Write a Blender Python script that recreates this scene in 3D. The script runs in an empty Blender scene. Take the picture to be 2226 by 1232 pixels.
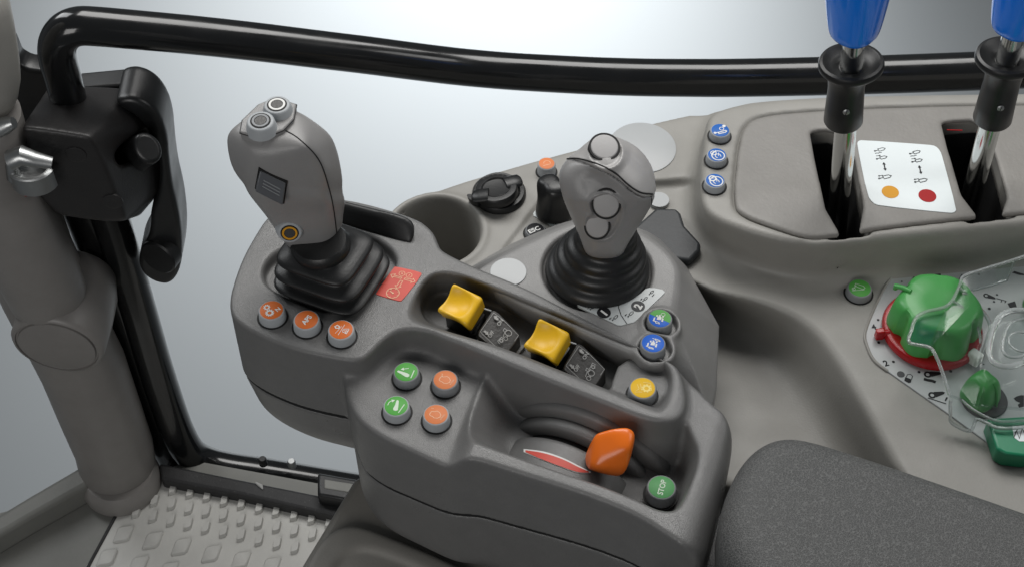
import bpy, bmesh, math, random
import numpy as np
from mathutils import Vector, Matrix
from mathutils.bvhtree import BVHTree
random.seed(3); np.random.seed(3)
SC = bpy.context.scene
COL = SC.collection
MM = 0.001
# ------------------------------------------------------------------ camera model (all working lengths in mm)
FPX, CX, CY = 3450.0, 1113.0, 616.0
PITCH = math.radians(50); DIST = 1045.0
cs, sn = math.cos(PITCH), math.sin(PITCH)
CAM = np.array([0.0, -DIST*cs, DIST*sn])
RIGHT = np.array([1., 0, 0]); FWD = np.array([0, cs, -sn]); UP = np.array([0, sn, cs])
def ray(px, py): return FWD + (px-CX)/FPX*RIGHT + (CY-py)/FPX*UP
def P(px, py, z):
    d = ray(px, py); return CAM + d*((z-CAM[2])/d[2])
def PY(px, py, y):
    d = ray(px, py); return CAM + d*((y-CAM[1])/d[1])
def zc(ox, oy, s): return lambda *pts: [(ox+u/s, oy+v/s) for u, v in pts]
def XY(pts, z=0.0):
    out = []
    for p in pts:
        out.append(P(p[0], p[1], p[2] if len(p) > 2 else z)[:2])
    return np.array(out)
def chaikin(p, n=2):
    p = np.asarray(p, float)
    for _ in range(n):
        q = np.roll(p, -1, 0)
        p = np.stack([p*.75+q*.25, p*.25+q*.75], 1).reshape(-1, p.shape[1])
    return p
def spline(p, n=8, closed=True):
    p = np.asarray(p, float); N = len(p); out = []
    for i in range(N if closed else N-1):
        if closed: a, b, c, d = p[i-1], p[i], p[(i+1) % N], p[(i+2) % N]
        else: a, b, c, d = p[max(i-1, 0)], p[i], p[i+1], p[min(i+2, N-1)]
        for t in np.linspace(0, 1, n, endpoint=False):
            out.append(.5*((2*b)+(c-a)*t+(2*a-5*b+4*c-d)*t*t+(3*b-a-3*c+d)*t**3))
    if not closed: out.append(p[-1])
    return np.array(out)
# ------------------------------------------------------------------ distance fields
def smin(a, b, k):
    h = np.maximum(k-np.abs(a-b), 0)/k
    return np.minimum(a, b)-h*h*k*.25
def smax(a, b, k): return -smin(-a, -b, k)
def psdf(poly, A, B):
    """signed distance to a closed polygon (negative inside) at the points A, B"""
    A, B = np.broadcast_arrays(np.asarray(A, float), np.asarray(B, float))
    shp = A.shape; a = A.ravel(); b = B.ravel()
    d = np.full(a.shape, 1e18); s = np.zeros(a.shape, bool)
    p = np.asarray(poly, float); q = np.roll(p, -1, 0)
    for (x0, y0), (x1, y1) in zip(p, q):
        ex, ey = x1-x0, y1-y0; L = ex*ex+ey*ey
        if L < 1e-12: continue
        t = np.clip(((a-x0)*ex+(b-y0)*ey)/L, 0, 1)
        d = np.minimum(d, (a-x0-t*ex)**2+(b-y0-t*ey)**2)
        if y0 != y1:
            c = ((y0 <= b) != (y1 <= b))
            s ^= c & (a < x0+(b-y0)/(y1-y0)*ex)
    d = np.sqrt(d); d[s] *= -1
    return d.reshape(shp)
class Grid:
    def __init__(g, lo, hi, h):
        g.lo = np.array(lo, float); g.h = h
        g.n = np.maximum(np.ceil((np.array(hi)-g.lo)/h).astype(int)+1, 4)
        ax = [g.lo[i]+h*np.arange(g.n[i]) for i in range(3)]
        g.X = ax[0][:, None, None]; g.Y = ax[1][None, :, None]; g.Z = ax[2][None, None, :]
    def poly(g, p): return psdf(p, g.X[:, :, 0], g.Y[:, :, 0])[:, :, None]
def surface(F, g):
    """surface nets -> verts (mm), quads"""
    F = np.broadcast_to(F, tuple(g.n)).copy()
    for ax in range(3):
        ix = [slice(None)]*3
        for e in (0, -1):
            ix[ax] = e; F[tuple(ix)] = np.maximum(F[tuple(ix)], g.h*.3)
    S = F < 0
    c = np.zeros(tuple(g.n-1), int)
    for i in (0, 1):
        for j in (0, 1):
            for k in (0, 1):
                c += S[i:i+g.n[0]-1, j:j+g.n[1]-1, k:k+g.n[2]-1]
    act = np.argwhere((c > 0) & (c < 8))
    idx = np.full(tuple(g.n-1), -1, int); idx[tuple(act.T)] = np.arange(len(act))
    acc = np.zeros((len(act), 3)); cnt = np.zeros(len(act))
    for ax in range(3):
        o1, o2 = [a for a in range(3) if a != ax]
        for i in (0, 1):
            for j in (0, 1):
                off = np.zeros(3, int); off[o1] = i; off[o2] = j
                p = act+off; q = p.copy(); q[:, ax] += 1
                f0 = F[tuple(p.T)]; f1 = F[tuple(q.T)]
                m = (f0 < 0) != (f1 < 0)
                t = np.where(m, f0/np.where(m, f0-f1, 1), 0)
                pt = p.astype(float); pt[:, ax] += t
                acc[m] += pt[m]; cnt[m] += 1
    V = acc/cnt[:, None]*g.h+g.lo
    quads = []
    for ax in range(3):
        o1, o2 = (ax+1) % 3, (ax+2) % 3
        sl0 = [slice(None)]*3; sl1 = [slice(None)]*3
        sl0[ax] = slice(0, -1); sl1[ax] = slice(1, None)
        a0, a1 = S[tuple(sl0)], S[tuple(sl1)]
        e = np.argwhere(a0 != a1)
        ok = (e[:, o1] > 0) & (e[:, o2] > 0) & (e[:, o1] < g.n[o1]-1) & (e[:, o2] < g.n[o2]-1)
        e = e[ok]; fl = a0[tuple(e.T)]
        def at(d1, d2):
            w = e.copy(); w[:, o1] += d1; w[:, o2] += d2
            return idx[tuple(w.T)]
        Q = np.stack([at(-1, -1), at(0, -1), at(0, 0), at(-1, 0)], 1)
        Q[~fl] = Q[~fl][:, ::-1]
        quads.append(Q)
    Q = np.concatenate(quads)
    # light smoothing
    for _ in range(2):
        s = np.zeros_like(V); n = np.zeros(len(V))
        for a in range(4):
            np.add.at(s, Q[:, a], V[Q[:, (a+1) % 4]]+V[Q[:, a-1]]); np.add.at(n, Q[:, a], 2)
        V = V*.5+.5*s/np.maximum(n, 1)[:, None]
    return V, Q
# ------------------------------------------------------------------ objects
def setp(o, label=None, cat=None, group=None, kind=None):
    if label: o['label'] = label
    if cat: o['category'] = cat
    if group: o['group'] = group
    if kind: o['kind'] = kind
    return o
ORG = {}
def origin_of(o): return ORG.get(o.name, np.zeros(3)) if o else np.zeros(3)
def thing(name, label, cat, base, group=None):
    o = bpy.data.objects.new(name, None); COL.objects.link(o)
    o.empty_display_size = .01
    o.location = np.array(base)*MM; ORG[o.name] = np.array(base, float)
    return setp(o, label, cat, group)
def obj(name, V, F, mat, parent=None, smooth=True, label=None, bevel=0, seg=3, sub=0, at=None):
    V = np.asarray(V, float)
    org = origin_of(parent)
    own = np.asarray(at, float) if (at is not None and parent is None) else np.zeros(3)
    W = (V-org-own)*MM
    me = bpy.data.meshes.new(name)
    if isinstance(F, np.ndarray):
        n = len(F); me.vertices.add(len(W)); me.vertices.foreach_set('co', W.astype(np.float32).ravel())
        me.loops.add(n*4); me.loops.foreach_set('vertex_index', F.astype(np.int32).ravel())
        me.polygons.add(n); me.polygons.foreach_set('loop_start', np.arange(0, n*4, 4, dtype=np.int32))
        me.update(calc_edges=True); me.validate()
    else:
        me.from_pydata([tuple(v) for v in W], [], [tuple(int(i) for i in f) for f in F]); me.update()
    me.materials.append(mat)
    if not isinstance(F, np.ndarray):
        bm = bmesh.new(); bm.from_mesh(me); bmesh.ops.recalc_face_normals(bm, faces=bm.faces); bm.to_mesh(me); bm.free()
    if smooth: me.polygons.foreach_set('use_smooth', [True]*len(me.polygons))
    o = bpy.data.objects.new(name, me); COL.objects.link(o)
    if parent: o.parent = parent; ORG[o.name] = org
    else:
        o.location = own*MM; ORG[o.name] = own
    if bevel:
        b = o.modifiers.new('bevel', 'BEVEL'); b.width = bevel*MM; b.segments = seg; b.limit_method = 'ANGLE'; b.angle_limit = math.radians(35)
        b.harden_normals = False
    if sub:
        s = o.modifiers.new('sub', 'SUBSURF'); s.levels = s.render_levels = sub
    if smooth and not isinstance(F, np.ndarray) and not sub:
        try: me.set_sharp_from_angle(angle=math.radians(38))
        except Exception: pass
    if label: o['label'] = label
    return o
class Hit:
    """surface lookup: where a line of sight meets a built surface"""
    def __init__(s, V, F): s.t = BVHTree.FromPolygons([Vector(v) for v in V], [list(map(int, f)) for f in F])
    def at(s, px, py):
        d = Vector(ray(px, py)).normalized()
        loc, nor, _, _ = s.t.ray_cast(Vector(CAM), d)
        if loc is None: return None, None
        if nor.dot(d) > 0: nor = -nor
        return np.array(loc), np.array(nor)
class Frame:
    def __init__(s, o, u, v=None, n=None):
        s.o = np.array(o, float); u = np.array(u, float); u /= np.linalg.norm(u)
        if n is not None:
            n = np.array(n, float); n /= np.linalg.norm(n); u = u-n*u.dot(n); u /= np.linalg.norm(u); v = np.cross(n, u)
        else:
            v = np.array(v, float); v = v-u*u.dot(v); v /= np.linalg.norm(v); n = np.cross(u, v)
        s.u, s.v, s.n = u, v, n
    def w(s, a, b, c=0): return s.o+s.u*a+s.v*b+s.n*c
    def wm(s, V): V = np.asarray(V, float); return s.o+V[:, :1]*s.u+V[:, 1:2]*s.v+V[:, 2:3]*s.n
    def px(s, x, y, lift=0):
        """photo point seen on this plane -> local 2D"""
        d = ray(x, y); o = s.o+s.n*lift
        p = CAM+d*((o-CAM).dot(s.n)/d.dot(s.n))-s.o
        return np.array([p.dot(s.u), p.dot(s.v)])
def flat(o, ang=0, n=(0, 0, 1)): return Frame(o, (math.cos(ang), math.sin(ang), 0), n=n)
def field(name, fn, lo, hi, h, mat, parent=None, fr=None, keep=False, **kw):
    g = Grid(lo, hi, h); V, Q = surface(fn(g), g)
    if fr is not None: V = fr.wm(V)
    o = obj(name, V, Q, mat, parent, **kw)
    return (o, Hit(V, Q)) if keep else o
def rings_mesh(R, cap0=True, cap1=True, closed=True):
    n = len(R[0]); V = np.concatenate(R); F = []
    for i in range(len(R)-1):
        for j in range(n if closed else n-1):
            k = (j+1) % n
            F.append((i*n+j, i*n+k, (i+1)*n+k, (i+1)*n+j))
    if cap0: F.append(tuple(range(n))[::-1])
    if cap1: F.append(tuple((len(R)-1)*n+j for j in range(n)))
    return V, F
def lathe(prof, fr, n=48, fn=None, cap0=True, cap1=True):
    R = []
    for r, z in prof:
        a = np.linspace(0, 2*math.pi, n, endpoint=False)
        rr = r*np.ones(n) if fn is None else fn(r, z, a)
        R.append(fr.wm(np.stack([rr*np.cos(a), rr*np.sin(a), np.full(n, z)], 1)))
    return rings_mesh(R, cap0, cap1)
def round_prof(r0, r1, h, k=1.0, m=4):
    p = [(r0, 0), (r1+k*.15, h-k)]
    for i in range(1, m+1):
        t = i/m*math.pi/2; p.append((r1-k+k*math.cos(t), h-k+k*math.sin(t)))
    return p
def sweep(path, rad, n=20, sx=1.0, sy=1.0, cap=True):
    p = np.asarray(path, float); N = len(p)
    rad = np.broadcast_to(np.asarray(rad, float), (N,))
    T = np.gradient(p, axis=0); T /= np.linalg.norm(T, axis=1)[:, None]
    u = np.cross(T[0], [0, 0, 1.]);
    if np.linalg.norm(u) < .1: u = np.cross(T[0], [0, 1., 0])
    R = []; a = np.linspace(0, 2*math.pi, n, endpoint=False)
    for i in range(N):
        u = u-T[i]*u.dot(T[i]); u /= np.linalg.norm(u); v = np.cross(T[i], u)
        R.append(p[i]+rad[i]*(np.cos(a)[:, None]*u*sx+np.sin(a)[:, None]*v*sy))
    return rings_mesh(R, cap, cap)
def prism(top, bot):
    top = np.asarray(top, float); bot = np.asarray(bot, float)
    return rings_mesh([bot, top])
def join(*ms):
    V = []; F = []; o = 0
    for v, f in ms:
        V.append(np.asarray(v)); F += [tuple(int(i)+o for i in q) for q in f]; o += len(v)
    return np.concatenate(V), F
def hull_planes(pts):
    bm = bmesh.new()
    for p in pts: bm.verts.new(p)
    bmesh.ops.convex_hull(bm, input=bm.verts)
    c = np.mean(np.asarray(pts, float), 0); pl = []
    bm.normal_update()
    for f in bm.faces:
        n = np.array(f.normal); q = np.array(f.verts[0].co)
        if n.dot(q-c) < 0: n = -n
        d = n.dot(q)
        if f.calc_area() < 1e-3: continue
        for m, e in pl:
            if m.dot(n) > .995 and abs(e-d) < 1.5: break
        else: pl.append((n, d))
    bm.free(); return pl
def hull_field(pts, g, k=4.0):
    F = None
    for n, d in hull_planes(pts):
        e = n[0]*g.X+n[1]*g.Y+n[2]*g.Z-d
        F = e if F is None else smax(F, e, k)
    return F
def bounds(pts, m=3):
    p = np.asarray(pts, float); return p.min(0)-m, p.max(0)+m
# ------------------------------------------------------------------ flat printed marks on a plane
class Draw:
    def __init__(s, fr, lift=.25): s.fr = fr; s.lift = lift; s.V = []; s.F = []
    def _add(s, pts2, faces):
        o = len(s.V); s.V += [s.fr.w(a, b, s.lift) for a, b in pts2]; s.F += [tuple(i+o for i in f) for f in faces]; s.lift += .005
        return s
    def line(s, pts, w=.5, closed=False, local=False):
        p = np.array(pts if local else [s.fr.px(*q, lift=s.lift) for q in pts], float)
        n = len(p); L = []; R = []
        for i in range(n):
            a = p[i-1] if (i > 0 or closed) else None
            b = p[(i+1) % n] if (i < n-1 or closed) else None
            t1 = None if a is None else (p[i]-a)/max(np.linalg.norm(p[i]-a), 1e-6)
            t2 = None if b is None else (b-p[i])/max(np.linalg.norm(b-p[i]), 1e-6)
            t = t1 if t2 is None else t2 if t1 is None else (t1+t2)
            if np.linalg.norm(t) < 1e-3: t = t1
            t = t/np.linalg.norm(t); m = np.array([-t[1], t[0]])
            ref = t1 if t1 is not None else t2
            c = max(.45, abs(m.dot([-ref[1], ref[0]])))
            L.append(p[i]+m*w/2/c); R.append(p[i]-m*w/2/c)
        k = n if closed else n-1
        return s._add(L+R, [(i, (i+1) % n, n+(i+1) % n, n+i) for i in range(k)])
    def poly(s, pts, local=False):
        p = [q if local else s.fr.px(*q, lift=s.lift) for q in pts]
        return s._add(p, [tuple(range(len(p)))])
    def disc(s, c, r, n=28, local=False, r2=None, rot=0):
        c = np.array(c if local else s.fr.px(*c, lift=s.lift)); r2 = r2 or r
        return s._add([c+[r*math.cos(a)*math.cos(rot)-r2*math.sin(a)*math.sin(rot), r*math.cos(a)*math.sin(rot)+r2*math.sin(a)*math.cos(rot)] for a in np.linspace(0, 2*math.pi, n, endpoint=False)], [tuple(range(n))])
    def ring(s, c, r, w=.5, n=28, local=False, a0=0, a1=2*math.pi):
        c = np.array(c if local else s.fr.px(*c, lift=s.lift)); full = a1-a0 > 6.28
        A = np.linspace(a0, a1, n, endpoint=not full)
        return s.line([c+[r*math.cos(a), r*math.sin(a)] for a in A], w, closed=full, local=True)
    def gear(s, c, r, teeth=10, hole=.4, t=.22):
        c = s.fr.px(*c, lift=s.lift)
        s.ring(c, r*.62, r*(.76-hole), local=True)
        for i in range(teeth):
            a = 2*math.pi*i/teeth; d = np.array([math.cos(a), math.sin(a)])
            s.line([c+d*r*.7, c+d*r], r*t*1.3, local=True)
        return s
    def text(s, txt, c, p2, size, bold=.012, sx=1.0):
        """txt centred at photo point c, reading towards photo point p2"""
        c = s.fr.px(*c, lift=s.lift); d = s.fr.px(*p2, lift=s.lift)-c; d /= np.linalg.norm(d); e = np.array([-d[1], d[0]])
        cu = bpy.data.curves.new('t', 'FONT'); cu.body = txt; cu.size = 1; cu.offset = bold; cu.resolution_u = 3
        ob = bpy.data.objects.new('t', cu); COL.objects.link(ob)
        me = bpy.data.meshes.new_from_object(ob.evaluated_get(bpy.context.evaluated_depsgraph_get()))
        co = np.array([v.co[:2] for v in me.vertices]); fs = [tuple(p.vertices) for p in me.polygons]
        bpy.data.objects.remove(ob); bpy.data.curves.remove(cu); bpy.data.meshes.remove(me)
        mid = (co.min(0)+co.max(0))/2; co = (co-mid)*size
        return s._add([c+d*a*sx+e*b for a, b in co], fs)
    def arrow(s, a, b, w=.5, head=1.6, both=False):
        A = s.fr.px(*a, lift=s.lift); B = s.fr.px(*b, lift=s.lift); d = (B-A)/np.linalg.norm(B-A); m = np.array([-d[1], d[0]])
        s.line([A+(d*head if both else 0), B-d*head], w, local=True)
        s.poly([B, B-d*head+m*head*.55, B-d*head-m*head*.55], local=True)
        if both: s.poly([A, A+d*head+m*head*.55, A+d*head-m*head*.55], local=True)
        return s
    def done(s, name, mat, parent, label=None): return obj(name, s.V, s.F, mat, parent, smooth=False, label=label)
def cylinder_sign(D, a, b, w=.35, k=1.0):
    """hydraulic cylinder pictogram from eye a to barrel end b"""
    A = D.fr.px(*a, lift=D.lift); B = D.fr.px(*b, lift=D.lift); d = B-A; L = np.linalg.norm(d); d /= L; m = np.array([-d[1], d[0]])*k
    h = .115*L
    D.ring(A+d*h*.5, h*.5, w, n=10, local=True)
    D.line([A+d*h, A+d*L*.38], w, local=True)
    D.line([A+d*L*.38-m*h, A+d*L*.38+m*h, A+d*L*.82+m*h, B, A+d*L*.82-m*h], w, closed=True, local=True)
# ------------------------------------------------------------------ materials
def new_mat(name):
    m = bpy.data.materials.new(name); m.use_nodes = True; nt = m.node_tree
    return m, nt, nt.nodes['Principled BSDF']
def mat(name, col, rough=.5, metal=0, spec=.5, bump=0, bscale=900, var=0, vscale=60, coat=0, dust=0, rvar=0):
    m, nt, b = new_mat(name); N = nt.nodes; Lk = nt.links
    c = tuple(col)+(1,)
    b.inputs['Base Color'].default_value = c; b.inputs['Roughness'].default_value = rough; b.inputs['Metallic'].default_value = metal
    b.inputs['Specular IOR Level'].default_value = spec; b.inputs['Coat Weight'].default_value = coat
    tc = N.new('ShaderNodeTexCoord')
    if var or dust:
        n = N.new('ShaderNodeTexNoise'); n.inputs['Scale'].default_value = vscale; n.inputs['Detail'].default_value = 6; n.inputs['Roughness'].default_value = .65
        Lk.new(tc.outputs['Object'], n.inputs['Vector'])
        r = N.new('ShaderNodeMapRange'); r.inputs['From Min'].default_value = .3; r.inputs['From Max'].default_value = .7
        r.inputs['To Min'].default_value = 1-var; r.inputs['To Max'].default_value = 1+var
        Lk.new(n.outputs['Fac'], r.inputs['Value'])
        mx = N.new('ShaderNodeVectorMath'); mx.operation = 'SCALE'; mx.inputs[0].default_value = col
        Lk.new(r.outputs['Result'], mx.inputs['Scale']); out = mx.outputs['Vector']
        if dust:
            v = N.new('ShaderNodeTexNoise'); v.inputs['Scale'].default_value = 700; v.inputs['Detail'].default_value = 1
            Lk.new(tc.outputs['Object'], v.inputs['Vector'])
            rr = N.new('ShaderNodeMapRange'); rr.inputs['From Min'].default_value = .73; rr.inputs['From Max'].default_value = .8; rr.inputs['To Max'].default_value = dust
            Lk.new(v.outputs['Fac'], rr.inputs['Value'])
            mm = N.new('ShaderNodeMix'); mm.data_type = 'RGBA'; mm.inputs['B'].default_value = (.45, .44, .42, 1)
            Lk.new(rr.outputs['Result'], mm.inputs['Factor']); Lk.new(out, mm.inputs['A']); out = mm.outputs['Result']
        Lk.new(out, b.inputs['Base Color'])
    if rvar:
        n2 = N.new('ShaderNodeTexNoise'); n2.inputs['Scale'].default_value = 35; n2.inputs['Detail'].default_value = 5
        Lk.new(tc.outputs['Object'], n2.inputs['Vector'])
        r2 = N.new('ShaderNodeMapRange'); r2.inputs['From Min'].default_value = .3; r2.inputs['From Max'].default_value = .7
        r2.inputs['To Min'].default_value = rough-rvar; r2.inputs['To Max'].default_value = rough+rvar
        Lk.new(n2.outputs['Fac'], r2.inputs['Value']); Lk.new(r2.outputs['Result'], b.inputs['Roughness'])
    if bump:
        nb = N.new('ShaderNodeTexNoise'); nb.inputs['Scale'].default_value = bscale; nb.inputs['Detail'].default_value = 2
        Lk.new(tc.outputs['Object'], nb.inputs['Vector'])
        bp = N.new('ShaderNodeBump'); bp.inputs['Strength'].default_value = bump; bp.inputs['Distance'].default_value = .0006
        Lk.new(nb.outputs['Fac'], bp.inputs['Height']); Lk.new(bp.outputs['Normal'], b.inputs['Normal'])
    return m
M = {}
M['dark'] = mat('dark_console_plastic', (.146, .145, .143), .33, bump=.42, bscale=1700, var=.06, dust=.12, rvar=.06)
M['mid'] = mat('grey_panel_plastic', (.22, .217, .213), .38, bump=.4, bscale=1300, var=.05, dust=.1, rvar=.05)
M['beige'] = mat('beige_console_plastic', (.29, .281, .259), .5, bump=.22, bscale=700, var=.04, dust=.04, rvar=.06)
M['panelgrey'] = mat('lever_panel_plastic', (.225, .215, .20), .5, bump=.35, bscale=420, var=.05, rvar=.05)
M['grip'] = mat('joystick_plastic', (.265, .26, .258), .36, bump=.22, bscale=1300, var=.04, rvar=.05)
M['gripcap'] = mat('joystick_cap_plastic', (.37, .362, .355), .34, bump=.15, bscale=1300, var=.03)
M['blank'] = mat('blank_button_plastic', (.40, .392, .388), .45, bump=.1)
M['rubber'] = mat('black_rubber', (.011, .0115, .012), .42, bump=.12, bscale=600, dust=.1, var=.2, rvar=.08)
M['black'] = mat('black_plastic', (.010, .0105, .011), .36, bump=.1, dust=.05, var=.2, rvar=.06)
M['gloss'] = mat('black_gloss_paint', (.006, .0065, .007), .2, bump=.05, bscale=120, coat=.3, rvar=.06)
M['latch'] = mat('latch_black_plastic', (.018, .017, .017), .42, bump=.3, bscale=800, var=.12, rvar=.07)
M['pillar'] = mat('pillar_plastic', (.225, .213, .202), .42, bump=.12, bscale=300, var=.08, vscale=25, rvar=.06)
M['support'] = mat('support_plastic', (.27, .258, .235), .5, bump=.2, bscale=600, var=.05, dust=.05, rvar=.06)
M['mat'] = mat('grey_floor_mat', (.52, .515, .49), .62, bump=.3, bscale=500, var=.07, vscale=20, dust=.08)
M['sill'] = mat('black_sill_rubber', (.022, .022, .023), .6, bump=.5, bscale=500, var=.2, dust=.3)
M['ledge'] = mat('grey_ledge_plastic', (.20, .20, .185), .55, bump=.3, bscale=300, var=.1, vscale=15)
M['ring'] = mat('button_body_grey', (.38, .40, .415), .5, bump=.12, var=.05)
M['ringd'] = mat('button_body_dark_grey', (.24, .25, .26), .5, bump=.12, var=.05)
M['orange'] = mat('orange_cap', (.72, .17, .035), .45, bump=.05, spec=.22)
M['salmon'] = mat('worn_orange_cap', (.74, .235, .09), .45, bump=.05, spec=.22)
M['green'] = mat('green_cap', (.10, .40, .075), .45, bump=.05, spec=.22)
M['palegreen'] = mat('pale_green_cap', (.11, .36, .13), .45, bump=.05, spec=.22)
M['yellow'] = mat('yellow_cap', (.78, .47, .02), .45, bump=.05, spec=.22)
M['blue'] = mat('blue_cap', (.03, .15, .66), .4, bump=.05, spec=.22)
M['blue2'] = mat('steel_blue_cap', (.025, .135, .47), .45, bump=.05, spec=.22)
M['white'] = mat('white_print', (.80, .80, .78), .5, spec=.22)
M['pale'] = mat('pale_print', (.62, .74, .60), .5)
M['peach'] = mat('peach_print', (.85, .50, .30), .5)
M['lemon'] = mat('lemon_print', (.85, .66, .16), .5)
M['ink'] = mat('black_print', (.014, .014, .016), .5, spec=.22)
M['inkgrey'] = mat('grey_print', (.07, .072, .075), .5, spec=.22)
M['paleink'] = mat('light_grey_print', (.38, .38, .37), .5)
M['silver'] = mat('silver_label', (.52, .55, .55), .38, var=.05, vscale=20)
M['placard'] = mat('white_label', (.74, .80, .81), .35, var=.015)
M['plate'] = mat('silver_dial_plate', (.42, .435, .44), .36, var=.04, vscale=20)
M['redlabel'] = mat('red_label', (.66, .10, .075), .42, var=.05, spec=.22)
M['amber'] = mat('amber_print', (.66, .31, .02), .45, spec=.22)
M['crimson'] = mat('crimson_print', (.36, .006, .008), .45, spec=.22)
M['chrome'] = mat('chrome', (.62, .63, .62), .13, metal=1, rvar=.05)
M['zinc'] = mat('zinc_steel', (.42, .43, .43), .42, metal=1, bump=.1, rvar=.1)
M['bluegrip'] = mat('blue_glossy_handle', (.005, .21, .88), .2, coat=.4, bump=.04, bscale=80)
M['dial'] = mat('green_dial_plastic', (.07, .36, .085), .33, bump=.06, bscale=200, var=.03)
M['darkgreen'] = mat('dark_green_plastic', (.012, .21, .10), .3, bump=.04)
M['red'] = mat('red_plastic', (.42, .008, .012), .26, bump=.04)
M['paddle'] = mat('yellow_paddle_plastic', (.80, .47, .012), .40, bump=.12, bscale=500, var=.03)
M['lever'] = mat('orange_lever_plastic', (.84, .17, .012), .28, bump=.06, bscale=200)
M['module'] = mat('switch_module_plastic', (.05, .048, .046), .42, bump=.3, bscale=700, var=.05)
M['void'] = mat('dark_cavity', (.004, .004, .004), .7)
M['slab'] = mat('charcoal_rubber_pad', (.03, .033, .036), .5, bump=.2, bscale=400, var=.08)
M['backdrop'] = mat('studio_backdrop', (.345, .37, .385), .9, spec=.1)
def glass_mat():
    m, nt, b = new_mat('clear_acrylic')
    b.inputs['Base Color'].default_value = (.98, 1, .99, 1); b.inputs['Roughness'].default_value = .03; b.inputs['IOR'].default_value = 1.45
    b.inputs['Transmission Weight'].default_value = 1
    tr = nt.nodes.new('ShaderNodeBsdfTransparent'); tr.inputs[0].default_value = (.93, .95, .945, 1)
    gl = nt.nodes.new('ShaderNodeBsdfGlossy'); gl.inputs['Roughness'].default_value = .05
    lw = nt.nodes.new('ShaderNodeLayerWeight'); lw.inputs['Blend'].default_value = .5
    pw = nt.nodes.new('ShaderNodeMath'); pw.operation = 'POWER'; pw.inputs[1].default_value = 4; nt.links.new(lw.outputs['Facing'], pw.inputs[0])
    fr = nt.nodes.new('ShaderNodeMath'); fr.operation = 'MULTIPLY_ADD'; fr.inputs[1].default_value = .6; fr.inputs[2].default_value = .06; nt.links.new(pw.outputs[0], fr.inputs[0])
    mx = nt.nodes.new('ShaderNodeMixShader')
    nt.links.new(fr.outputs[0], mx.inputs[0]); nt.links.new(tr.outputs[0], mx.inputs[1]); nt.links.new(gl.outputs[0], mx.inputs[2])
    nt.links.new(mx.outputs[0], nt.nodes['Material Output'].inputs['Surface'])
    return m
M['clear'] = glass_mat()
M['clearedge'] = mat('acrylic_edge', (.86, .90, .89), .12, spec=.8)
M['clearedge'].node_tree.nodes['Principled BSDF'].inputs['Transmission Weight'].default_value = .75
M['clearedge'].node_tree.nodes['Principled BSDF'].inputs['IOR'].default_value = 1.3
def leather_mat():
    m, nt, b = new_mat('charcoal_leather'); N = nt.nodes; Lk = nt.links
    b.inputs['Roughness'].default_value = .58
    tc = N.new('ShaderNodeTexCoord')
    v = N.new('ShaderNodeTexVoronoi'); v.feature = 'DISTANCE_TO_EDGE'; v.inputs['Scale'].default_value = 640; v.inputs['Randomness'].default_value = 1
    n0 = N.new('ShaderNodeTexNoise'); n0.inputs['Scale'].default_value = 160; n0.inputs['Detail'].default_value = 3
    ad = N.new('ShaderNodeVectorMath'); ad.operation = 'MULTIPLY_ADD'; ad.inputs[1].default_value = (.006, .006, .006)
    Lk.new(tc.outputs['Object'], n0.inputs['Vector']); Lk.new(n0.outputs['Color'], ad.inputs[0]); Lk.new(tc.outputs['Object'], ad.inputs[2]); Lk.new(ad.outputs[0], v.inputs['Vector'])
    r = N.new('ShaderNodeMapRange'); r.inputs['From Max'].default_value = .16; Lk.new(v.outputs['Distance'], r.inputs['Value'])
    n2 = N.new('ShaderNodeTexNoise'); n2.inputs['Scale'].default_value = 22; n2.inputs['Detail'].default_value = 6; Lk.new(tc.outputs['Object'], n2.inputs['Vector'])
    cr = N.new('ShaderNodeMix'); cr.data_type = 'RGBA'; cr.inputs['A'].default_value = (.050, .053, .053, 1); cr.inputs['B'].default_value = (.066, .066, .065, 1)
    Lk.new(n2.outputs['Fac'], cr.inputs['Factor'])
    c2 = N.new('ShaderNodeMix'); c2.data_type = 'RGBA'; c2.inputs['A'].default_value = (.13, .132, .13, 1)
    Lk.new(cr.outputs['Result'], c2.inputs['B']); Lk.new(r.outputs['Result'], c2.inputs['Factor']); Lk.new(c2.outputs['Result'], b.inputs['Base Color'])
    n3 = N.new('ShaderNodeTexNoise'); n3.inputs['Scale'].default_value = 1500; Lk.new(tc.outputs['Object'], n3.inputs['Vector'])
    sm = N.new('ShaderNodeMath'); sm.operation = 'MULTIPLY_ADD'; sm.inputs[1].default_value = -.35; Lk.new(r.outputs['Result'], sm.inputs[0]); Lk.new(n3.outputs['Fac'], sm.inputs[2])
    bp = N.new('ShaderNodeBump'); bp.inputs['Strength'].default_value = .55; bp.inputs['Distance'].default_value = .0006
    Lk.new(sm.outputs[0], bp.inputs['Height']); Lk.new(bp.outputs['Normal'], b.inputs['Normal'])
    return m
M['leather'] = leather_mat()
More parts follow.
